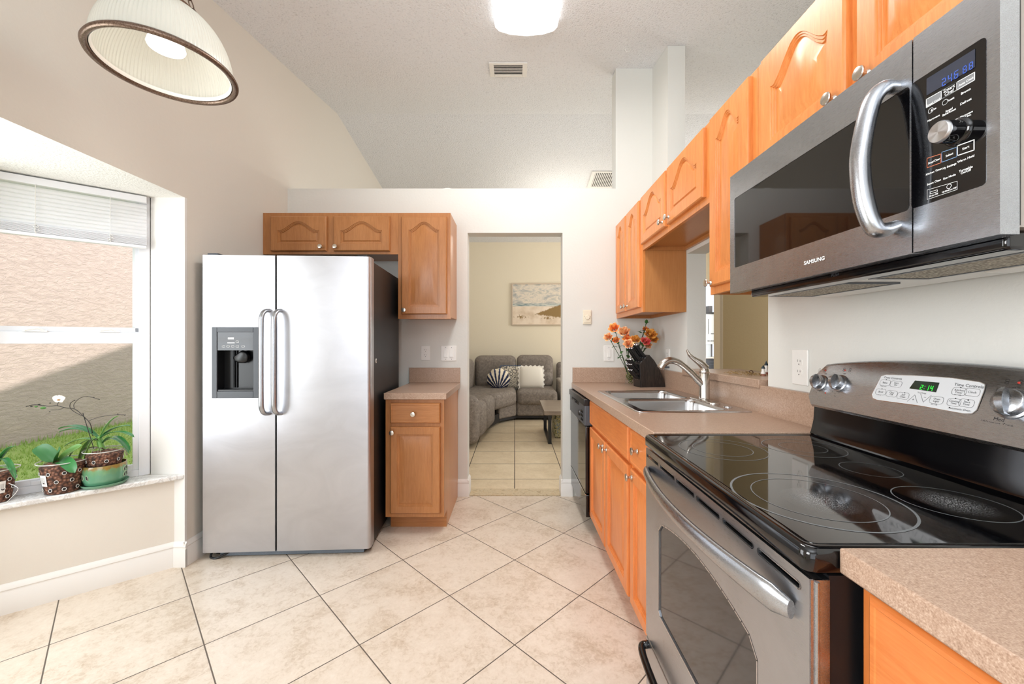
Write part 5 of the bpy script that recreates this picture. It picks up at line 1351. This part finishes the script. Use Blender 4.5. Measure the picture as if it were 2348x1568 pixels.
# keep the pots on the sill band between wall face and window frame
def sill_point(s_, w_): p = FW.p(s_, 0, w_); return (p.x, p.y)
def s_of(px):
    t = (px - CX) / F; return (-1.99 - 2.18 * t) / (.757 - .653 * t)
def sill_at(px, w_):
    """point above the sill seen at column px, w_ in front of the window plane"""
    t = (px - CX) / F; o = P0 + (-bn) * w_; s_ = (o.x - t * o.y) / (t * bu.y - bu.x); p = o + bu * s_; return (p.x, p.y)
c1 = sill_at(241, .058)
gpz = SILL
gz = thing('ceramic_planter', 'green and brown glazed ceramic planter with cut-outs, on its saucer on the sill', 'planter', (c1[0], c1[1], gpz))
k1 = c1[1] / F
Rg = 37 * k1 * 1.02
m = NT('green_brown_glaze'); gg = m.t.nodes.new('ShaderNodeNewGeometry'); sx = m.t.nodes.new('ShaderNodeSeparateXYZ'); m.l(gg.outputs['Position'], sx.inputs[0])
n = m.noise(m.coord((1, 1, .5)), 60, 4, .7); zz = m.mth('ADD', sx.outputs[2], m.mth('MULTIPLY', n, .05))
m.base(m.ramp(m.mth('MULTIPLY', m.mth('SUBTRACT', zz, SILL), 6.0), [(.50, C(92, 150, 118)), (.66, C(112, 158, 112)), (.74, C(150, 122, 62)), (.95, C(128, 146, 84))])); m.set(rough=.12, spec=.6, coat=.6)
fg = FZ(c1[0], c1[1], gpz)
part('planter_bowl', MB().lathe([(Rg * .80, .010), (Rg * .90, .016), (Rg * 1.0, .045), (Rg * .99, .084), (Rg * .96, .108), (Rg * .93, .108), (Rg * .94, .084), (Rg * .93, .045), (Rg * .7, .02), (.002, .02)], fg, 48), m.m, gz, smooth=60)
part('saucer', MB().lathe([(Rg * .80, 0), (Rg * 1.0, .004), (Rg * 1.07, .016), (Rg * 1.04, .017), (Rg * .95, .009), (.002, .008)], fg, 48), plain('green_glaze', C(104, 152, 124), .15), gz, smooth=60)
M['paleglaze'] = plain('pale_green_glaze', C(168, 190, 160), .2)
for a0 in (-1.95, .05):
    for k in range(4 if a0 > -1 else 2):
        a = a0 + ((.34 * k) if a0 < -1 else .16 + .17 * (k % 2)); zc2 = .058 if a0 < -1 else .078 - .028 * (k // 2); tilt = .35 * (1 if (k % 2) else -1) if a0 > -1 else .3
        f2 = Fr(fg.p(Rg * 1.003 * math.cos(a), Rg * 1.003 * math.sin(a), zc2), (Vector((-math.sin(a), math.cos(a), 0)) * math.cos(tilt) + Vector((0, 0, math.sin(tilt)))).normalized(), (Vector((math.sin(a), -math.cos(a), 0)) * math.sin(tilt) + Vector((0, 0, math.cos(tilt)))).normalized(), Vector((math.cos(a), math.sin(a), 0)))
        part('cut_out_rim', MB().torus(f2, .006, .0016, 16, 6, ry=2.1), M['paleglaze'], gz, smooth=60); part('cut_out', MB().lathe([(.0055, .0006), (.0045, .0012)], f2, 14, ry=2.2), M['dark'], gz)
o1 = thing('potted_orchid', 'tall orchid with bare arching stems and one cream flower, in the glazed planter', 'orchid', (c1[0], c1[1], gpz + .024), 'orchids on the sill')
zp = gpz + .024; rp1 = Rg * .90
fr1 = clear_pot(o1, c1, zp, Rg * .62, rp1 * 1.05, .155, 5)
top1 = Vector((c1[0], c1[1], zp + .150))
Y1 = c1[1]
crown1 = gp(228, 1000, Y1)
part('orchid_stalk', MB().tube([top1 + Vector((-.008, 0, -.01)), (top1 + crown1) / 2 + Vector((-.012, 0, 0)), crown1], [.013, .012, .009], 12), M['oleaf2'], o1)
for (px, py, dy, w_, arc, mt) in ((133, 984, -.02, .017, .035, 'oleaf'), (134, 991, -.07, .018, .030, 'oleaf'), (299, 976, .00, .013, .020, 'oleaf'), (308, 1002, -.05, .012, .030, 'oleaf'), (273, 953, .02, .010, .022, 'oleaf2'),
                              (146, 1024, -.05, .013, .03, 'oleaf2'), (156, 1052, -.06, .013, .05, 'oleaf2'), (299, 1034, -.06, .012, .05, 'oleaf'), (297, 1040, .02, .010, .045, 'oleaf'), (180, 1062, -.01, .016, .06, 'oleaf2'), (190, 1068, -.04, .013, .07, 'oleaf2')):
    oleaf(o1, crown1 + Vector((0, 0, -.012)) if py < 1010 else (top1 + crown1) / 2, gp(px, py, Y1 + dy), w_, arc, M[mt])
def st(pts, r, nm='flower_stem'): return part(nm, MB().tube(bez(pts, 6), r, 7), M['ostem'], o1)
A = gp(216, 1026, Y1 - .02); B = gp(207, 972, Y1 - .03); Cc = gp(192, 955, Y1 - .03)
part('support_stake', MB().tube([gp(215, 1028, Y1 - .03), gp(190, 947, Y1 - .035)], .0016, 6), M['dark'], o1)
st([gp(213, 1000, Y1), B, Cc, gp(172, 938, Y1 - .03), gp(150, 935, Y1 - .04), gp(131, 930, Y1 - .04), gp(112, 931, Y1 - .04), gp(80, 928, Y1 - .04), gp(60, 932, Y1 - .04)], .0019)
st([Cc, gp(172, 945, Y1 - .03), gp(161, 935, Y1 - .03), gp(162, 924, Y1 - .03), gp(172, 917, Y1 - .03)], .0015)
st([gp(170, 937, Y1 - .03), gp(170, 926, Y1 - .03), gp(183, 913, Y1 - .03), gp(201, 909, Y1 - .03), gp(229, 916, Y1 - .03)], .0014)
st([B + Vector((0, 0, .004)), gp(204, 965, Y1 - .03), gp(228, 956, Y1 - .02), gp(262, 951, Y1 - .02), gp(288, 951, Y1 - .02)], .0014)
st([gp(150, 934, Y1 - .04), gp(134, 939, Y1 - .05), gp(116, 940, Y1 - .05)], .0012)
st([gp(131, 929, Y1 - .04), gp(134, 922, Y1 - .04), gp(136, 917, Y1 - .04)], .0012)
for px, py, r in ((99, 935, .0095), (83, 932, .0055), (72, 932, .004), (90, 927, .004), (64, 931, .003), (114, 944, .003), (115, 924, .003), (200, 909, .0028), (215, 911, .0028), (226, 915, .0026), (270, 949, .0028), (280, 951, .0026), (286, 952, .0022), (171, 918, .0028)):
    part('flower_bud', MB().ball(gp(px, py, Y1 - .04 if px < 150 else Y1 - .025), r, 6, sx=1.35, sz=.7), M['oleaf2'] if r > .005 else M['ostem'], o1)
m = NT('cream_petals'); m.base(C(246, 238, 222)); m.set(rough=.5)
fc_ = gp(137, 915, Y1 - .045); mb = MB()
for a, L_, w_ in ((90, .026, .011), (165, .040, .018), (15, .040, .018), (215, .028, .011), (-35, .028, .011)):
    aa = math.radians(a); d = Vector((math.cos(aa), -.12, math.sin(aa))); leaf_mb(mb, fc_, fc_ + d * L_ * .85, w_ * .9, .05, 8, up=(0, -1, 0), fold=.1)
part('petals', mb, m.m, o1, smooth=70)
part('flower_lip', MB().ball(fc_ + Vector((0, -.006, -.003)), .005, 6, sz=.8), plain('amber_lip', C(176, 130, 84), .5), o1)
rn = random.Random(9)
for k in range(7):
    a = rn.uniform(-2.9, .2); q = top1 + Vector((math.cos(a) * rp1, math.sin(a) * rp1 * .6, .0)); part('aerial_root', MB().tube(bez([top1, top1 + (q - top1) * .6 + Vector((0, 0, .018)), q + Vector((math.cos(a) * .03, 0, .006)), q + Vector((math.cos(a) * .045, 0, -.025))], 5), .0016, 6), M['root'], o1)
# 2: broad-leaved orchid in a clear pot
c2 = sill_at(146, .052); k2 = c2[1] / F
o2 = thing('potted_orchid', 'small broad-leaved orchid without flowers in a clear plastic pot with a bar-code label', 'orchid', (c2[0], c2[1], SILL), 'orchids on the sill')
R2 = 44 * k2 * .95
clear_pot(o2, c2, SILL, R2 * .72, R2, .150, 6, True, -1.75)
Y2 = c2[1]; b2 = gp(128, 1062, Y2)
for (px, py, dy, w_, arc, mt, ro) in ((84, 1024, -.01, .030, .012, 'oleaf', -.9), (138, 1030, -.05, .028, .004, 'oleaf', 1.2), (172, 1084, -.07, .024, .030, 'oleaf', .5), (182, 1060, .02, .010, .006, 'oleaf', 0), (188, 1020, .03, .018, .010, 'oleaf2', .9)):
    oleaf(o2, b2, gp(px, py, Y2 + dy), w_, arc, M[mt], roll=ro)
part('aerial_root', MB().tube(bez([b2, gp(108, 1060, Y2 - .03), gp(96, 1069, Y2 - .04), gp(89, 1077, Y2 - .05)], 5), .0018, 6), M['root'], o2)
# 3: orchid cut by the left edge of the view
c3 = sill_at(-6, .050); k3 = c3[1] / F; R3 = 33 * k3
o3 = thing('potted_orchid', 'orchid in a clear labelled pot cut off by the left edge of the picture', 'orchid', (c3[0], c3[1], SILL), 'orchids on the sill')
clear_pot(o3, c3, SILL, R3 * .66, R3, .150, 7, True, -.45)
Y3 = c3[1]; b3 = gp(-12, 1072, Y3)
for (px, py, dy, w_, arc, mt) in ((36, 1022, -.03, .010, .022, 'oleaf'), (36, 1100, -.05, .011, .065, 'oleaf'), (-60, 1040, -.02, .02, .02, 'oleaf'), (26, 1078, -.06, .006, .012, 'oleaf')):
    oleaf(o3, b3, gp(px, py, Y3 + dy), w_, arc, M[mt])
part('label_string', MB().tube(bez([gp(20, 1108, Y3 - .04), gp(38, 1116, Y3 - .05), gp(40, 1125, Y3 - .05), gp(22, 1145, Y3 - .05), gp(14, 1152, Y3 - .05)], 5), .0008, 5), M['white'], o3)

# ------------------------------------------------------------------ living room
def fabric(name, a, b, sc=260):
    m = NT(name); v = m.coord(); n = m.noise(v, sc, 4, .8); n2 = m.noise(v, 30, 3); m.base(m.ramp(m.mth('ADD', m.mth('MULTIPLY', n, .8), m.mth('MULTIPLY', n2, .2)), [(.38, a), (.62, b)])); m.set(rough=.95, spec=.1); m.bump(n, .3, .004); return m.m
M['sofa'] = fabric('grey_brown_chenille', C(84, 77, 72), C(166, 156, 146))
sf = thing('sectional_sofa', 'curved grey chenille sectional sofa seen through the doorway', 'sofa', (-.2, 6.4, 0))
def cush(nm, x0, x1, y0, y1, z0, z1, b=.07, parent=sf, mat='sofa', rot=None):
    return part(nm, MB().box(x0, x1, y0, y1, z0, z1), M[mat], parent, bevel=b, seg=5, smooth=80)
def pcush(nm, poly, z0, z1, b=.06, parent=sf): return part(nm, MB().prism(poly, FZ(0, 0, 0), z0, z1), M['sofa'], parent, bevel=b, seg=5, smooth=80)
part('base', MB().prism([(.66, 6.22), (.03, 6.22), (-.22, 5.95), (-.42, 5.3), (-.50, 4.65), (-1.5, 4.65), (-1.5, 7.1), (.66, 7.1)], FZ(0, 0, 0), .03, .16), M['dark'], sf, smooth=0)
cush('front_panel', .035, .66, 6.18, 6.26, .07, .30, .03)
pcush('front_panel', [(.03, 6.18), (.03, 6.28), (-.30, 5.98), (-.23, 5.90)], .07, .30, .03)
cush('seat_cushion', .035, .665, 6.12, 6.80, .24, .475, .08)
pcush('seat_cushion', [(.025, 6.12), (.02, 6.85), (-1.0, 6.85), (-1.1, 5.75), (-.27, 5.62)], .24, .48, .08)
pcush('seat_cushion', [(-.265, 5.60), (-1.1, 5.72), (-1.1, 5.12), (-.33, 5.08)], .07, .49, .09)
pcush('seat_cushion', [(-.335, 5.05), (-1.1, 5.10), (-1.1, 4.74), (-.39, 4.72)], .06, .50, .09)
cush('arm', -1.2, -.405, 4.50, 4.72, .04, .60, .10)
cush('back_cushion', .035, .655, 6.72, 7.02, .43, .99, .10)
cush('back_cushion', -.68, .025, 6.70, 7.02, .43, .98, .10)
cush('lumbar_panel', .05, .64, 6.69, 6.9, .44, .72, .08)
pcush('back_cushion', [(-1.35, 5.1), (-.80, 5.5), (-.66, 6.55), (-.74, 6.95), (-1.45, 6.95)], .43, .94, .10)
cush('back_cushion', -1.45, -.98, 4.74, 5.5, .43, .92, .1)
# throw pillows
def pillow_mesh(c, w_, h_, t, tilt, n=14, shape=None, yaw=0):
    mb = MB(); G = []
    for s_ in (1, -1):
        rows = []
        for i in range(n + 1):
            row = []
            for j in range(n + 1):
                u, v = i / n * 2 - 1, j / n * 2 - 1; 
                if shape: u2, v2 = shape(u, v)
                else: u2, v2 = u * (1 - .06 * v * v), v * (1 - .06 * u * u)
                d = t * ((1 - u * u) * (1 - v * v)) ** .35 * s_
                p = Vector((u2 * w_ / 2, -d, v2 * h_ / 2)); p = Matrix.Rotation(yaw, 3, 'Z') @ (Matrix.Rotation(tilt, 3, 'X') @ p); row.append(Vector(c) + p)
            rows.append(row)
        o = len(mb.v); mb.v += [p for r in rows for p in r]; mb.f += [[o + i * (n + 1) + j, o + (i + 1) * (n + 1) + j, o + (i + 1) * (n + 1) + j + 1, o + i * (n + 1) + j + 1] for i in range(n) for j in range(n)]
    return mb
px_, pz_ = onY(1218, 866, 6.48)
t = thing('throw_pillow', 'square white pillow with a scalloped edge on the right sofa seat', 'pillow', (px_, 6.48, .475), 'pillows on the sofa')
part('pillow_body', pillow_mesh((px_, 6.50, pz_), .38, .36, .075, -.25), plain('ivory_linen', C(232, 226, 214), .9), t, smooth=80)
mb = MB(); W_, H_ = .195, .185; R3_ = Matrix.Rotation(-.25, 3, 'X')
edge = [(a, b) for a, b in rrect(.40, .375, .02, 3)]
per = []
for i in range(len(edge)):
    a, b = Vector(edge[i] + (0,)), Vector(edge[(i + 1) % len(edge)] + (0,)); k = max(1, int((b - a).length / .012))
    for q in range(k): per.append(a.lerp(b, q / k))
vs = []
for i, p in enumerate(per):
    n_ = Vector((p.x, p.y, 0)).normalized(); w2 = .010 * (1 + math.sin(i * 1.1)); inn = Vector((p.x * .92, 0, p.y * .92)); out = Vector(((p.x + n_.x * w2), .006 * math.sin(i * 2.0), (p.y + n_.y * w2)))
    vs += [Vector((px_, 6.50, pz_)) + R3_ @ inn, Vector((px_, 6.50, pz_)) + R3_ @ out]
N2 = len(per); mb.add(vs, [(2 * i, 2 * i + 1, (2 * i + 3) % (2 * N2), (2 * i + 2) % (2 * N2)) for i in range(N2)])
part('ruffle', mb, plain('ivory_ruffle', C(240, 235, 226), .9), t, smooth=80)
px2, pz2 = onY(1172, 866, 6.58)
m = NT('blue_cream_pattern'); v = m.coord(); vo = m.t.nodes.new('ShaderNodeTexVoronoi'); vo.inputs['Scale'].default_value = 13; m.l(v, vo.inputs['Vector'])
wv = m.mth('SINE', m.mth('MULTIPLY', vo.outputs['Distance'], 26.0)); m.base(m.ramp(wv, [(.45, C(206, 198, 182)), (.55, C(86, 84, 84))])); m.set(rough=.9)
t = thing('throw_pillow', 'patterned grey and cream pillow between the shell pillow and the white one', 'pillow', (px2, 6.58, .475), 'pillows on the sofa')
part('pillow_body', pillow_mesh((px2, 6.60, pz2 + .005), .36, .38, .07, -.25), m.m, t, smooth=80)
mb = MB(); edge = rrect(.37, .39, .03, 4)
for i in range(len(edge)):
    a, b = Vector(edge[i]), Vector(edge[(i + 1) % len(edge)]); k = max(1, int((b - a).length / .02))
    for q in range(k):
        p = a.lerp(b, q / k); mb.ball(Vector((px2, 6.60, pz2 + .005)) + R3_ @ Vector((p.x, 0, p.y)), .009, 4)
part('pompom_trim', mb, plain('slate_blue_trim', C(84, 104, 132), .9), t)
px3, pz3 = onY(1143, 869, 6.45)
t = thing('throw_pillow', 'scallop-shell-shaped pillow striped cream and navy, leftmost on the sofa', 'pillow', (px3, 6.45, .475), 'pillows on the sofa')
m = NT('shell_print'); v = m.coord(obj=True); sp3 = m.t.nodes.new('ShaderNodeSeparateXYZ'); m.l(v, sp3.inputs[0])
an = m.mth('ARCTAN2', sp3.outputs[0], m.mth('ADD', sp3.outputs[2], .17)); st_ = m.mth('SINE', m.mth('MULTIPLY', an, 24.0)); nz = m.noise(v, 30, 3)
rad = m.mth('ADD', m.mth('MULTIPLY', sp3.outputs[2], -2.6), m.mth('MULTIPLY', nz, 1.0))
k_ = m.mth('ADD', m.mth('MULTIPLY', st_, .45), m.mth('ADD', rad, -.35)); m.base(m.ramp(m.mth('ADD', k_, .5), [(.42, C(232, 220, 196)), (.62, C(66, 78, 112)), (.95, C(30, 34, 60))])); m.set(rough=.9)
def shell(u, v):
    r = max(abs(u), abs(v)); a = math.atan2(v, u) if r > 0 else 0; sc_ = 1 + .05 * math.cos(a * 9); f = r / max(1e-6, math.hypot(u, v)); return u * f * sc_, v * f * sc_ * (.92 if v < 0 else 1)
o = part('pillow_body', pillow_mesh((0, 0, 0), .37, .36, .09, -.3, 16, shell), m.m, t, smooth=80); recentre(o, t, (px3, 6.44, pz3))
# painting
pt = thing('framed_painting', 'seascape painting of dunes and clouds in a thin pale frame on the far wall', 'painting', (.6, CEIL_FAR, 1.6))
ax0, az1 = onY(1173, 649, CEIL_FAR - .02); az0 = onY(0, 746, CEIL_FAR - .02)[1]; ax1 = ax0 + 1.30
fpn = FY(ax0, CEIL_FAR, az0); PW, PH_ = ax1 - ax0, az1 - az0
m = NT('beach_painting'); v = m.coord(obj=True); sp4 = m.t.nodes.new('ShaderNodeSeparateXYZ'); m.l(v, sp4.inputs[0]); U, Vv = sp4.outputs[0], sp4.outputs[2]
n1 = m.noise(m.coord((1, 1, 2.2), obj=True), 5.5, 6, .6, .6); sky = m.ramp(m.mth('ADD', m.mth('MULTIPLY', n1, .9), m.mth('MULTIPLY', Vv, .15)), [(.34, C(150, 156, 156)), (.46, C(196, 192, 184)), (.56, C(230, 218, 200)), (.70, C(176, 178, 172))])
n2_ = m.noise(m.coord((1, 1, 9), obj=True), 9, 3); sea = m.ramp(n2_, [(.4, C(128, 146, 148)), (.6, C(214, 214, 204))]); sand = m.ramp(m.noise(m.coord(obj=True), 7, 4), [(.3, C(212, 190, 164)), (.6, C(236, 220, 200))])
n3 = m.noise(m.coord((14, 1, 3), obj=True), 6, 4, .7); nd = m.mth('MULTIPLY', m.mth('SUBTRACT', n3, .5), .10)
top_ = m.mth('ADD', m.mth('ADD', m.mth('MULTIPLY', m.mth('SUBTRACT', U, .41), .36), .20), nd); bot_ = m.mth('ADD', m.mth('SUBTRACT', .255, m.mth('MULTIPLY', U, .13)), m.mth('MULTIPLY', nd, 1.4))
gr = m.mth('MULTIPLY', m.mth('LESS_THAN', Vv, top_), m.mth('GREATER_THAN', Vv, bot_))
def tuft(cx_, cy_, wx_, wy_, k_): return m.mth('GREATER_THAN', m.mth('SUBTRACT', m.mth('MULTIPLY', m.mth('SUBTRACT', n3, .42), k_), m.mth('ADD', m.mth('ABSOLUTE', m.mth('MULTIPLY', m.mth('SUBTRACT', U, cx_), wx_)), m.mth('ABSOLUTE', m.mth('MULTIPLY', m.mth('SUBTRACT', Vv, cy_), wy_)))), .0)
g2 = m.mth('MAXIMUM', tuft(.17, .15, 2.0, 6.0, 1.6), tuft(.66, .13, 1.6, 5.5, 1.4))
c_ = m.mix(m.mth('GREATER_THAN', Vv, .395), m.mix(m.mth('GREATER_THAN', Vv, .345), sand, sea), sky); c_ = m.mix(m.mth('MAXIMUM', gr, g2), c_, C(146, 118, 72)); m.base(c_); m.set(rough=.7)
o = part('canvas', MB().box(.02, PW - .02, .02, PH_ - .02, .012, .020, Fr((0, 0, 0), (1, 0, 0), (0, 0, 1), (0, -1, 0))), m.m, pt, smooth=0); recentre(o, pt, (ax0, CEIL_FAR, az0))
part('frame', MB().box(0, .020, 0, PH_, .001, .030, fpn).box(PW - .020, PW, 0, PH_, .001, .030, fpn).box(.020, PW - .020, 0, .020, .001, .030, fpn).box(.020, PW - .020, PH_ - .020, PH_, .001, .030, fpn), plain('pale_frame', C(196, 178, 156), .4), pt, smooth=0)
# coffee table
cf = thing('coffee_table', 'grey-brown wood coffee table on black metal legs, half hidden by the doorway', 'coffee table', (.9, 5.15, 0))
m = wood('weathered_grey_wood', C(118, 104, 92), C(156, 140, 124), grain=(1.2, 12, 12), rough=.35)
part('table_top', MB().box(.347, 1.35, 4.70, 5.58, .355, .405), m, cf, bevel=.004)
for x in (.42, 1.28):
    for y in (4.78, 5.50): part('leg', MB().box(x - .02, x + .02, y - .02, y + .02, 0, .355), M['black'], cf, bevel=.002)
part('floor_rail', MB().box(.40, .44, 4.80, 5.48, 0.0, .03).box(1.26, 1.30, 4.80, 5.48, 0.0, .03), M['black'], cf, smooth=0)
m = NT('floral_fabric'); n = m.noise(m.coord(), 28, 2, .5, 1.5); m.base(m.ramp(n, [(.38, C(66, 74, 62)), (.5, C(196, 182, 130)), (.62, C(120, 132, 140))])); m.set(rough=.9)
o = part('storage_basket', MB().box(.50, .82, 5.05, 5.40, .0, .33), m.m, bevel=.03, seg=3); tag(o, 'small floral-patterned basket under the coffee table', 'basket')
# stone-look console and cup at the sofa's right end
o = part('sofa_console', MB().box(.72, 1.0, 6.15, 6.95, 0, .60), fabric('pale_mottled', C(150, 140, 128), C(206, 198, 188), 60), bevel=.03, seg=3); tag(o, 'pale mottled console block at the right end of the sofa', 'console')
o = part('mug', MB().lathe([(.035, 0), (.038, .005), (.038, .095), (.034, .095), (.034, .008), (.001, .006)], FZ(.76, 6.28, .6005), 20), M['white']); tag(o, 'white mug on the console beside the sofa', 'mug')
o = part('recliner', MB().box(.74, 1.6, 6.98, 7.15, 0, .86), M['sofa'], bevel=.06, seg=4); tag(o, 'dark taupe panel of the next seat behind the console', 'sofa section')

# ------------------------------------------------------------------ beyond the pass-through
wc = thing('wall_unit', 'white hutch with tall panelled doors and a dark drawer base, seen through the pass-through', 'cabinet', (3.3, 7.0, 0))
YH = 6.9
def bx(mb, a, b, c_, d, dp0=0.0, dp1=.3):
    x0, z1 = onY(a, c_, YH); x1, z0 = onY(b, d, YH); return mb.box(x0, x1, YH + dp0, YH + dp1, z0, z1)
part('upper_box', bx(MB(), 1596, 1648.5, 719, 789), plain('white_lacquer', C(232, 240, 248), .25), wc, smooth=0)
part('cornice', bx(MB(), 1594, 1649.5, 716, 720, -.02), M['black'], wc, smooth=0)
mb = MB()
for a in (1610, 1624, 1638): bx(mb, a, a + .9, 731, 766, -.004, 0)
bx(mb, 1648.6, 1649.4, 721, 786, -.004, 0)
part('door_gaps', mb, M['dark'], wc, smooth=0)
mb = MB()
for a in (1598, 1610, 1622, 1629, 1635, 1642): bx(mb, a, a + 5, 781, 782.4, -.006, 0)
bx(mb, 1630, 1641, 764.4, 765.6, -.008, 0); part('pulls', mb, M['dark'], wc, smooth=0)
part('side_posts', bx(MB(), 1596, 1631, 789, 818, .02), plain('white_lacquer_panel', C(214, 226, 240), .3), wc, smooth=0)
part('back_panel', bx(MB(), 1632, 1640, 700, 818, .1), plain('grey_panel', C(128, 130, 138), .5), wc, smooth=0)
part('counter', bx(MB(), 1594, 1650, 818, 821.5, -.03), M['white'], wc, smooth=0)
b_ = part('base_drawers', bx(MB(), 1600, 1649, 823, 990, .0), plain('charcoal_paint', C(52, 58, 70), .4), wc, smooth=0)
mb = MB(); bx(mb, 1627, 1648, 829, 830, -.004, 0); bx(mb, 1627, 1648, 835, 836, -.004, 0); part('drawer_moulding', mb, plain('slate_paint', C(84, 92, 106), .4), b_, smooth=0)
# decorations on the bar
BZ = H + 0  # bar top height at that place
def bar_pt(px, py): return onZ(px, py, 1.0585)
for (px, py, hpx, lab) in ((1750, 851, 25, 'small lighthouse figurine with a dark roof on the bar, the nearer of two'), (1757, 843, 25, 'small lighthouse figurine partly hidden behind its twin on the bar')):
    x, y = bar_pt(px, py); y = min(y, 2.3); x = (px - CX) * y / F
    y = 1.98 if px < 1755 else 2.06; x = (px - CX) * y / F; s_ = y / F
    z0 = warp(Vector((1.2, y, 1.046))).z
    hgt = (25 if px < 1755 else 32) * s_; t = thing('lighthouse_figurine', lab, 'figurine', (x, y, z0), 'lighthouse figurines on the bar')
    fl = FZ(x, y, z0)
    part('base', MB().lathe([(.013, 0), (.013, hgt * .16), (.010, hgt * .18)], fl, 16), plain('brick_red', C(150, 96, 80), .5), t)
    part('tower', MB().lathe([(.011, hgt * .18), (.010, hgt * .36), (.0075, hgt * .38), (.0068, hgt * .66)], fl, 16), M['white'], t)
    part('roof', MB().lathe([(.010, hgt * .66), (.008, hgt * .74), (.002, hgt * .93), (.0008, hgt)], fl, 16), plain('dark_teal', C(28, 48, 58), .4), t)
zb = warp(Vector((1.2, 1.95, 1.046))).z
mb = MB(); rn = random.Random(2)
for k in range(26):
    x0, y0 = (1700 + rn.uniform(0, 50) - CX) * 1.98 / F, 1.98 + rn.uniform(-.05, .10); mb.tube(bez([(x0, y0, zb + .003), (x0 + .02 * rn.uniform(-1, 1), y0 + .03, zb + .008 + rn.random() * .008), (x0 + .045 * rn.uniform(-1, 1), y0 + .05, zb + .003)], 4), .0012, 5)
o = part('dried_twig_garland', mb, plain('dry_twig', C(142, 116, 72), .8)); tag(o, 'flat garland of dried twigs lying on the bar ledge', 'garland', kind=None)
x0 = (1725 - CX) * 2.02 / F
o = part('brown_ring', MB().torus(Fr((x0, 2.03, zb + .012), (1, 0, 0), (0, 0, 1), (0, -1, 0)), .010, .0022, 24, 8), plain('brown_wicker', C(84, 60, 44), .6)); tag(o, 'small dark brown ring standing on the bar beside the twigs', 'ring')

# ------------------------------------------------------------------ outdoors
m = NT('cream_stucco'); v = m.coord(); n = m.noise(m.coord((1, 1, 2.2)), 9, 7, .7, 1.2)
m.base(m.mix(m.noise(v, 3, 3), C(238, 213, 203), C(230, 203, 193))); m.set(rough=.95, spec=.1); m.bump(n, .9, .03)
XN = -6.80
nb = part('neighbour_house', MB().box(XN - .25, XN, -4, 16, -.3, 3.4), m.m, smooth=0); tag(nb, 'cream stucco side wall of the neighbouring house across the lawn', 'building')
m = NT('lawn_soil'); n = m.noise(m.coord(), 5, 5, .7); m.base(m.mix(n, C(136, 168, 88), C(190, 206, 126))); m.set(rough=1.0, spec=.05)
GZ = -.20
struct('ground_lawn', MB().box(-14, -1.93, -6, 18, GZ - .1, GZ), m.m, smooth=0)
m = NT('grass_blades'); n = m.noise(m.coord(), 3.5, 4); m.base(m.mix(n, C(134, 172, 78), C(200, 218, 126))); m.set(rough=.8, spec=.2)
mb = MB(); rn = random.Random(11)
for k in range(15000):
    x = rn.uniform(XN + .01, -3.2); y = rn.uniform(3.0, 8.2)
    if x / y < -1.45 or x / y > -.88: continue
    h_ = rn.uniform(.025, .06) * (1.9 if x < XN + .12 else 1); a = rn.uniform(0, 6.28); b = Vector((math.cos(a), math.sin(a), 0)) * .006; ln = Vector((rn.uniform(-.03, .03), rn.uniform(-.03, .03), h_)); p = Vector((x, y, GZ))
    mb.add([p - b, p + b, p + ln], [(0, 1, 2)])
o = part('grass', mb, m.m, smooth=0); tag(o, 'uneven green lawn between the window and the stucco wall', 'grass', kind='stuff')
# our own gable roof; the unseen rear porch stretch is added to block sun
RZ = 4.43; rp = 1 / 3.0
mb = MB()
def roof_z(y): return RZ - rp * abs(y - 4.06) if y > .4 else RZ - rp * 3.66 - .10 * (.4 - y)
for y0, y1 in ((-8.0, .4), (.4, 4.06), (4.06, 9.0)):
    a, b = roof_z(y0), roof_z(y1)
    mb.add([(-2.3, y0, a), (6, y0, a), (6, y1, b), (-2.3, y1, b), (-2.3, y0, a - .1), (6, y0, a - .1), (6, y1, b - .1), (-2.3, y1, b - .1)], [(0, 1, 2, 3), (7, 6, 5, 4), (0, 4, 5, 1), (1, 5, 6, 2), (2, 6, 7, 3), (3, 7, 4, 0)])
struct('trim_roof', mb, plain('roof_shingles', C(120, 108, 98), .9), smooth=0)
mb = MB()
for y0, y1 in ((-3.4, .4), (.4, 4.06), (4.06, CEIL_FAR)):
    mb.prism([(y0, ceil_z(y0) + .07), (y1, ceil_z(y1) + .07), (y1, roof_z(y1) - .11), (y0, roof_z(y0) - .11)], FYZ(-1.92), 0, .12)
struct('wall_gable', mb, plain('outer_stucco', C(226, 210, 190), .9), smooth=0)
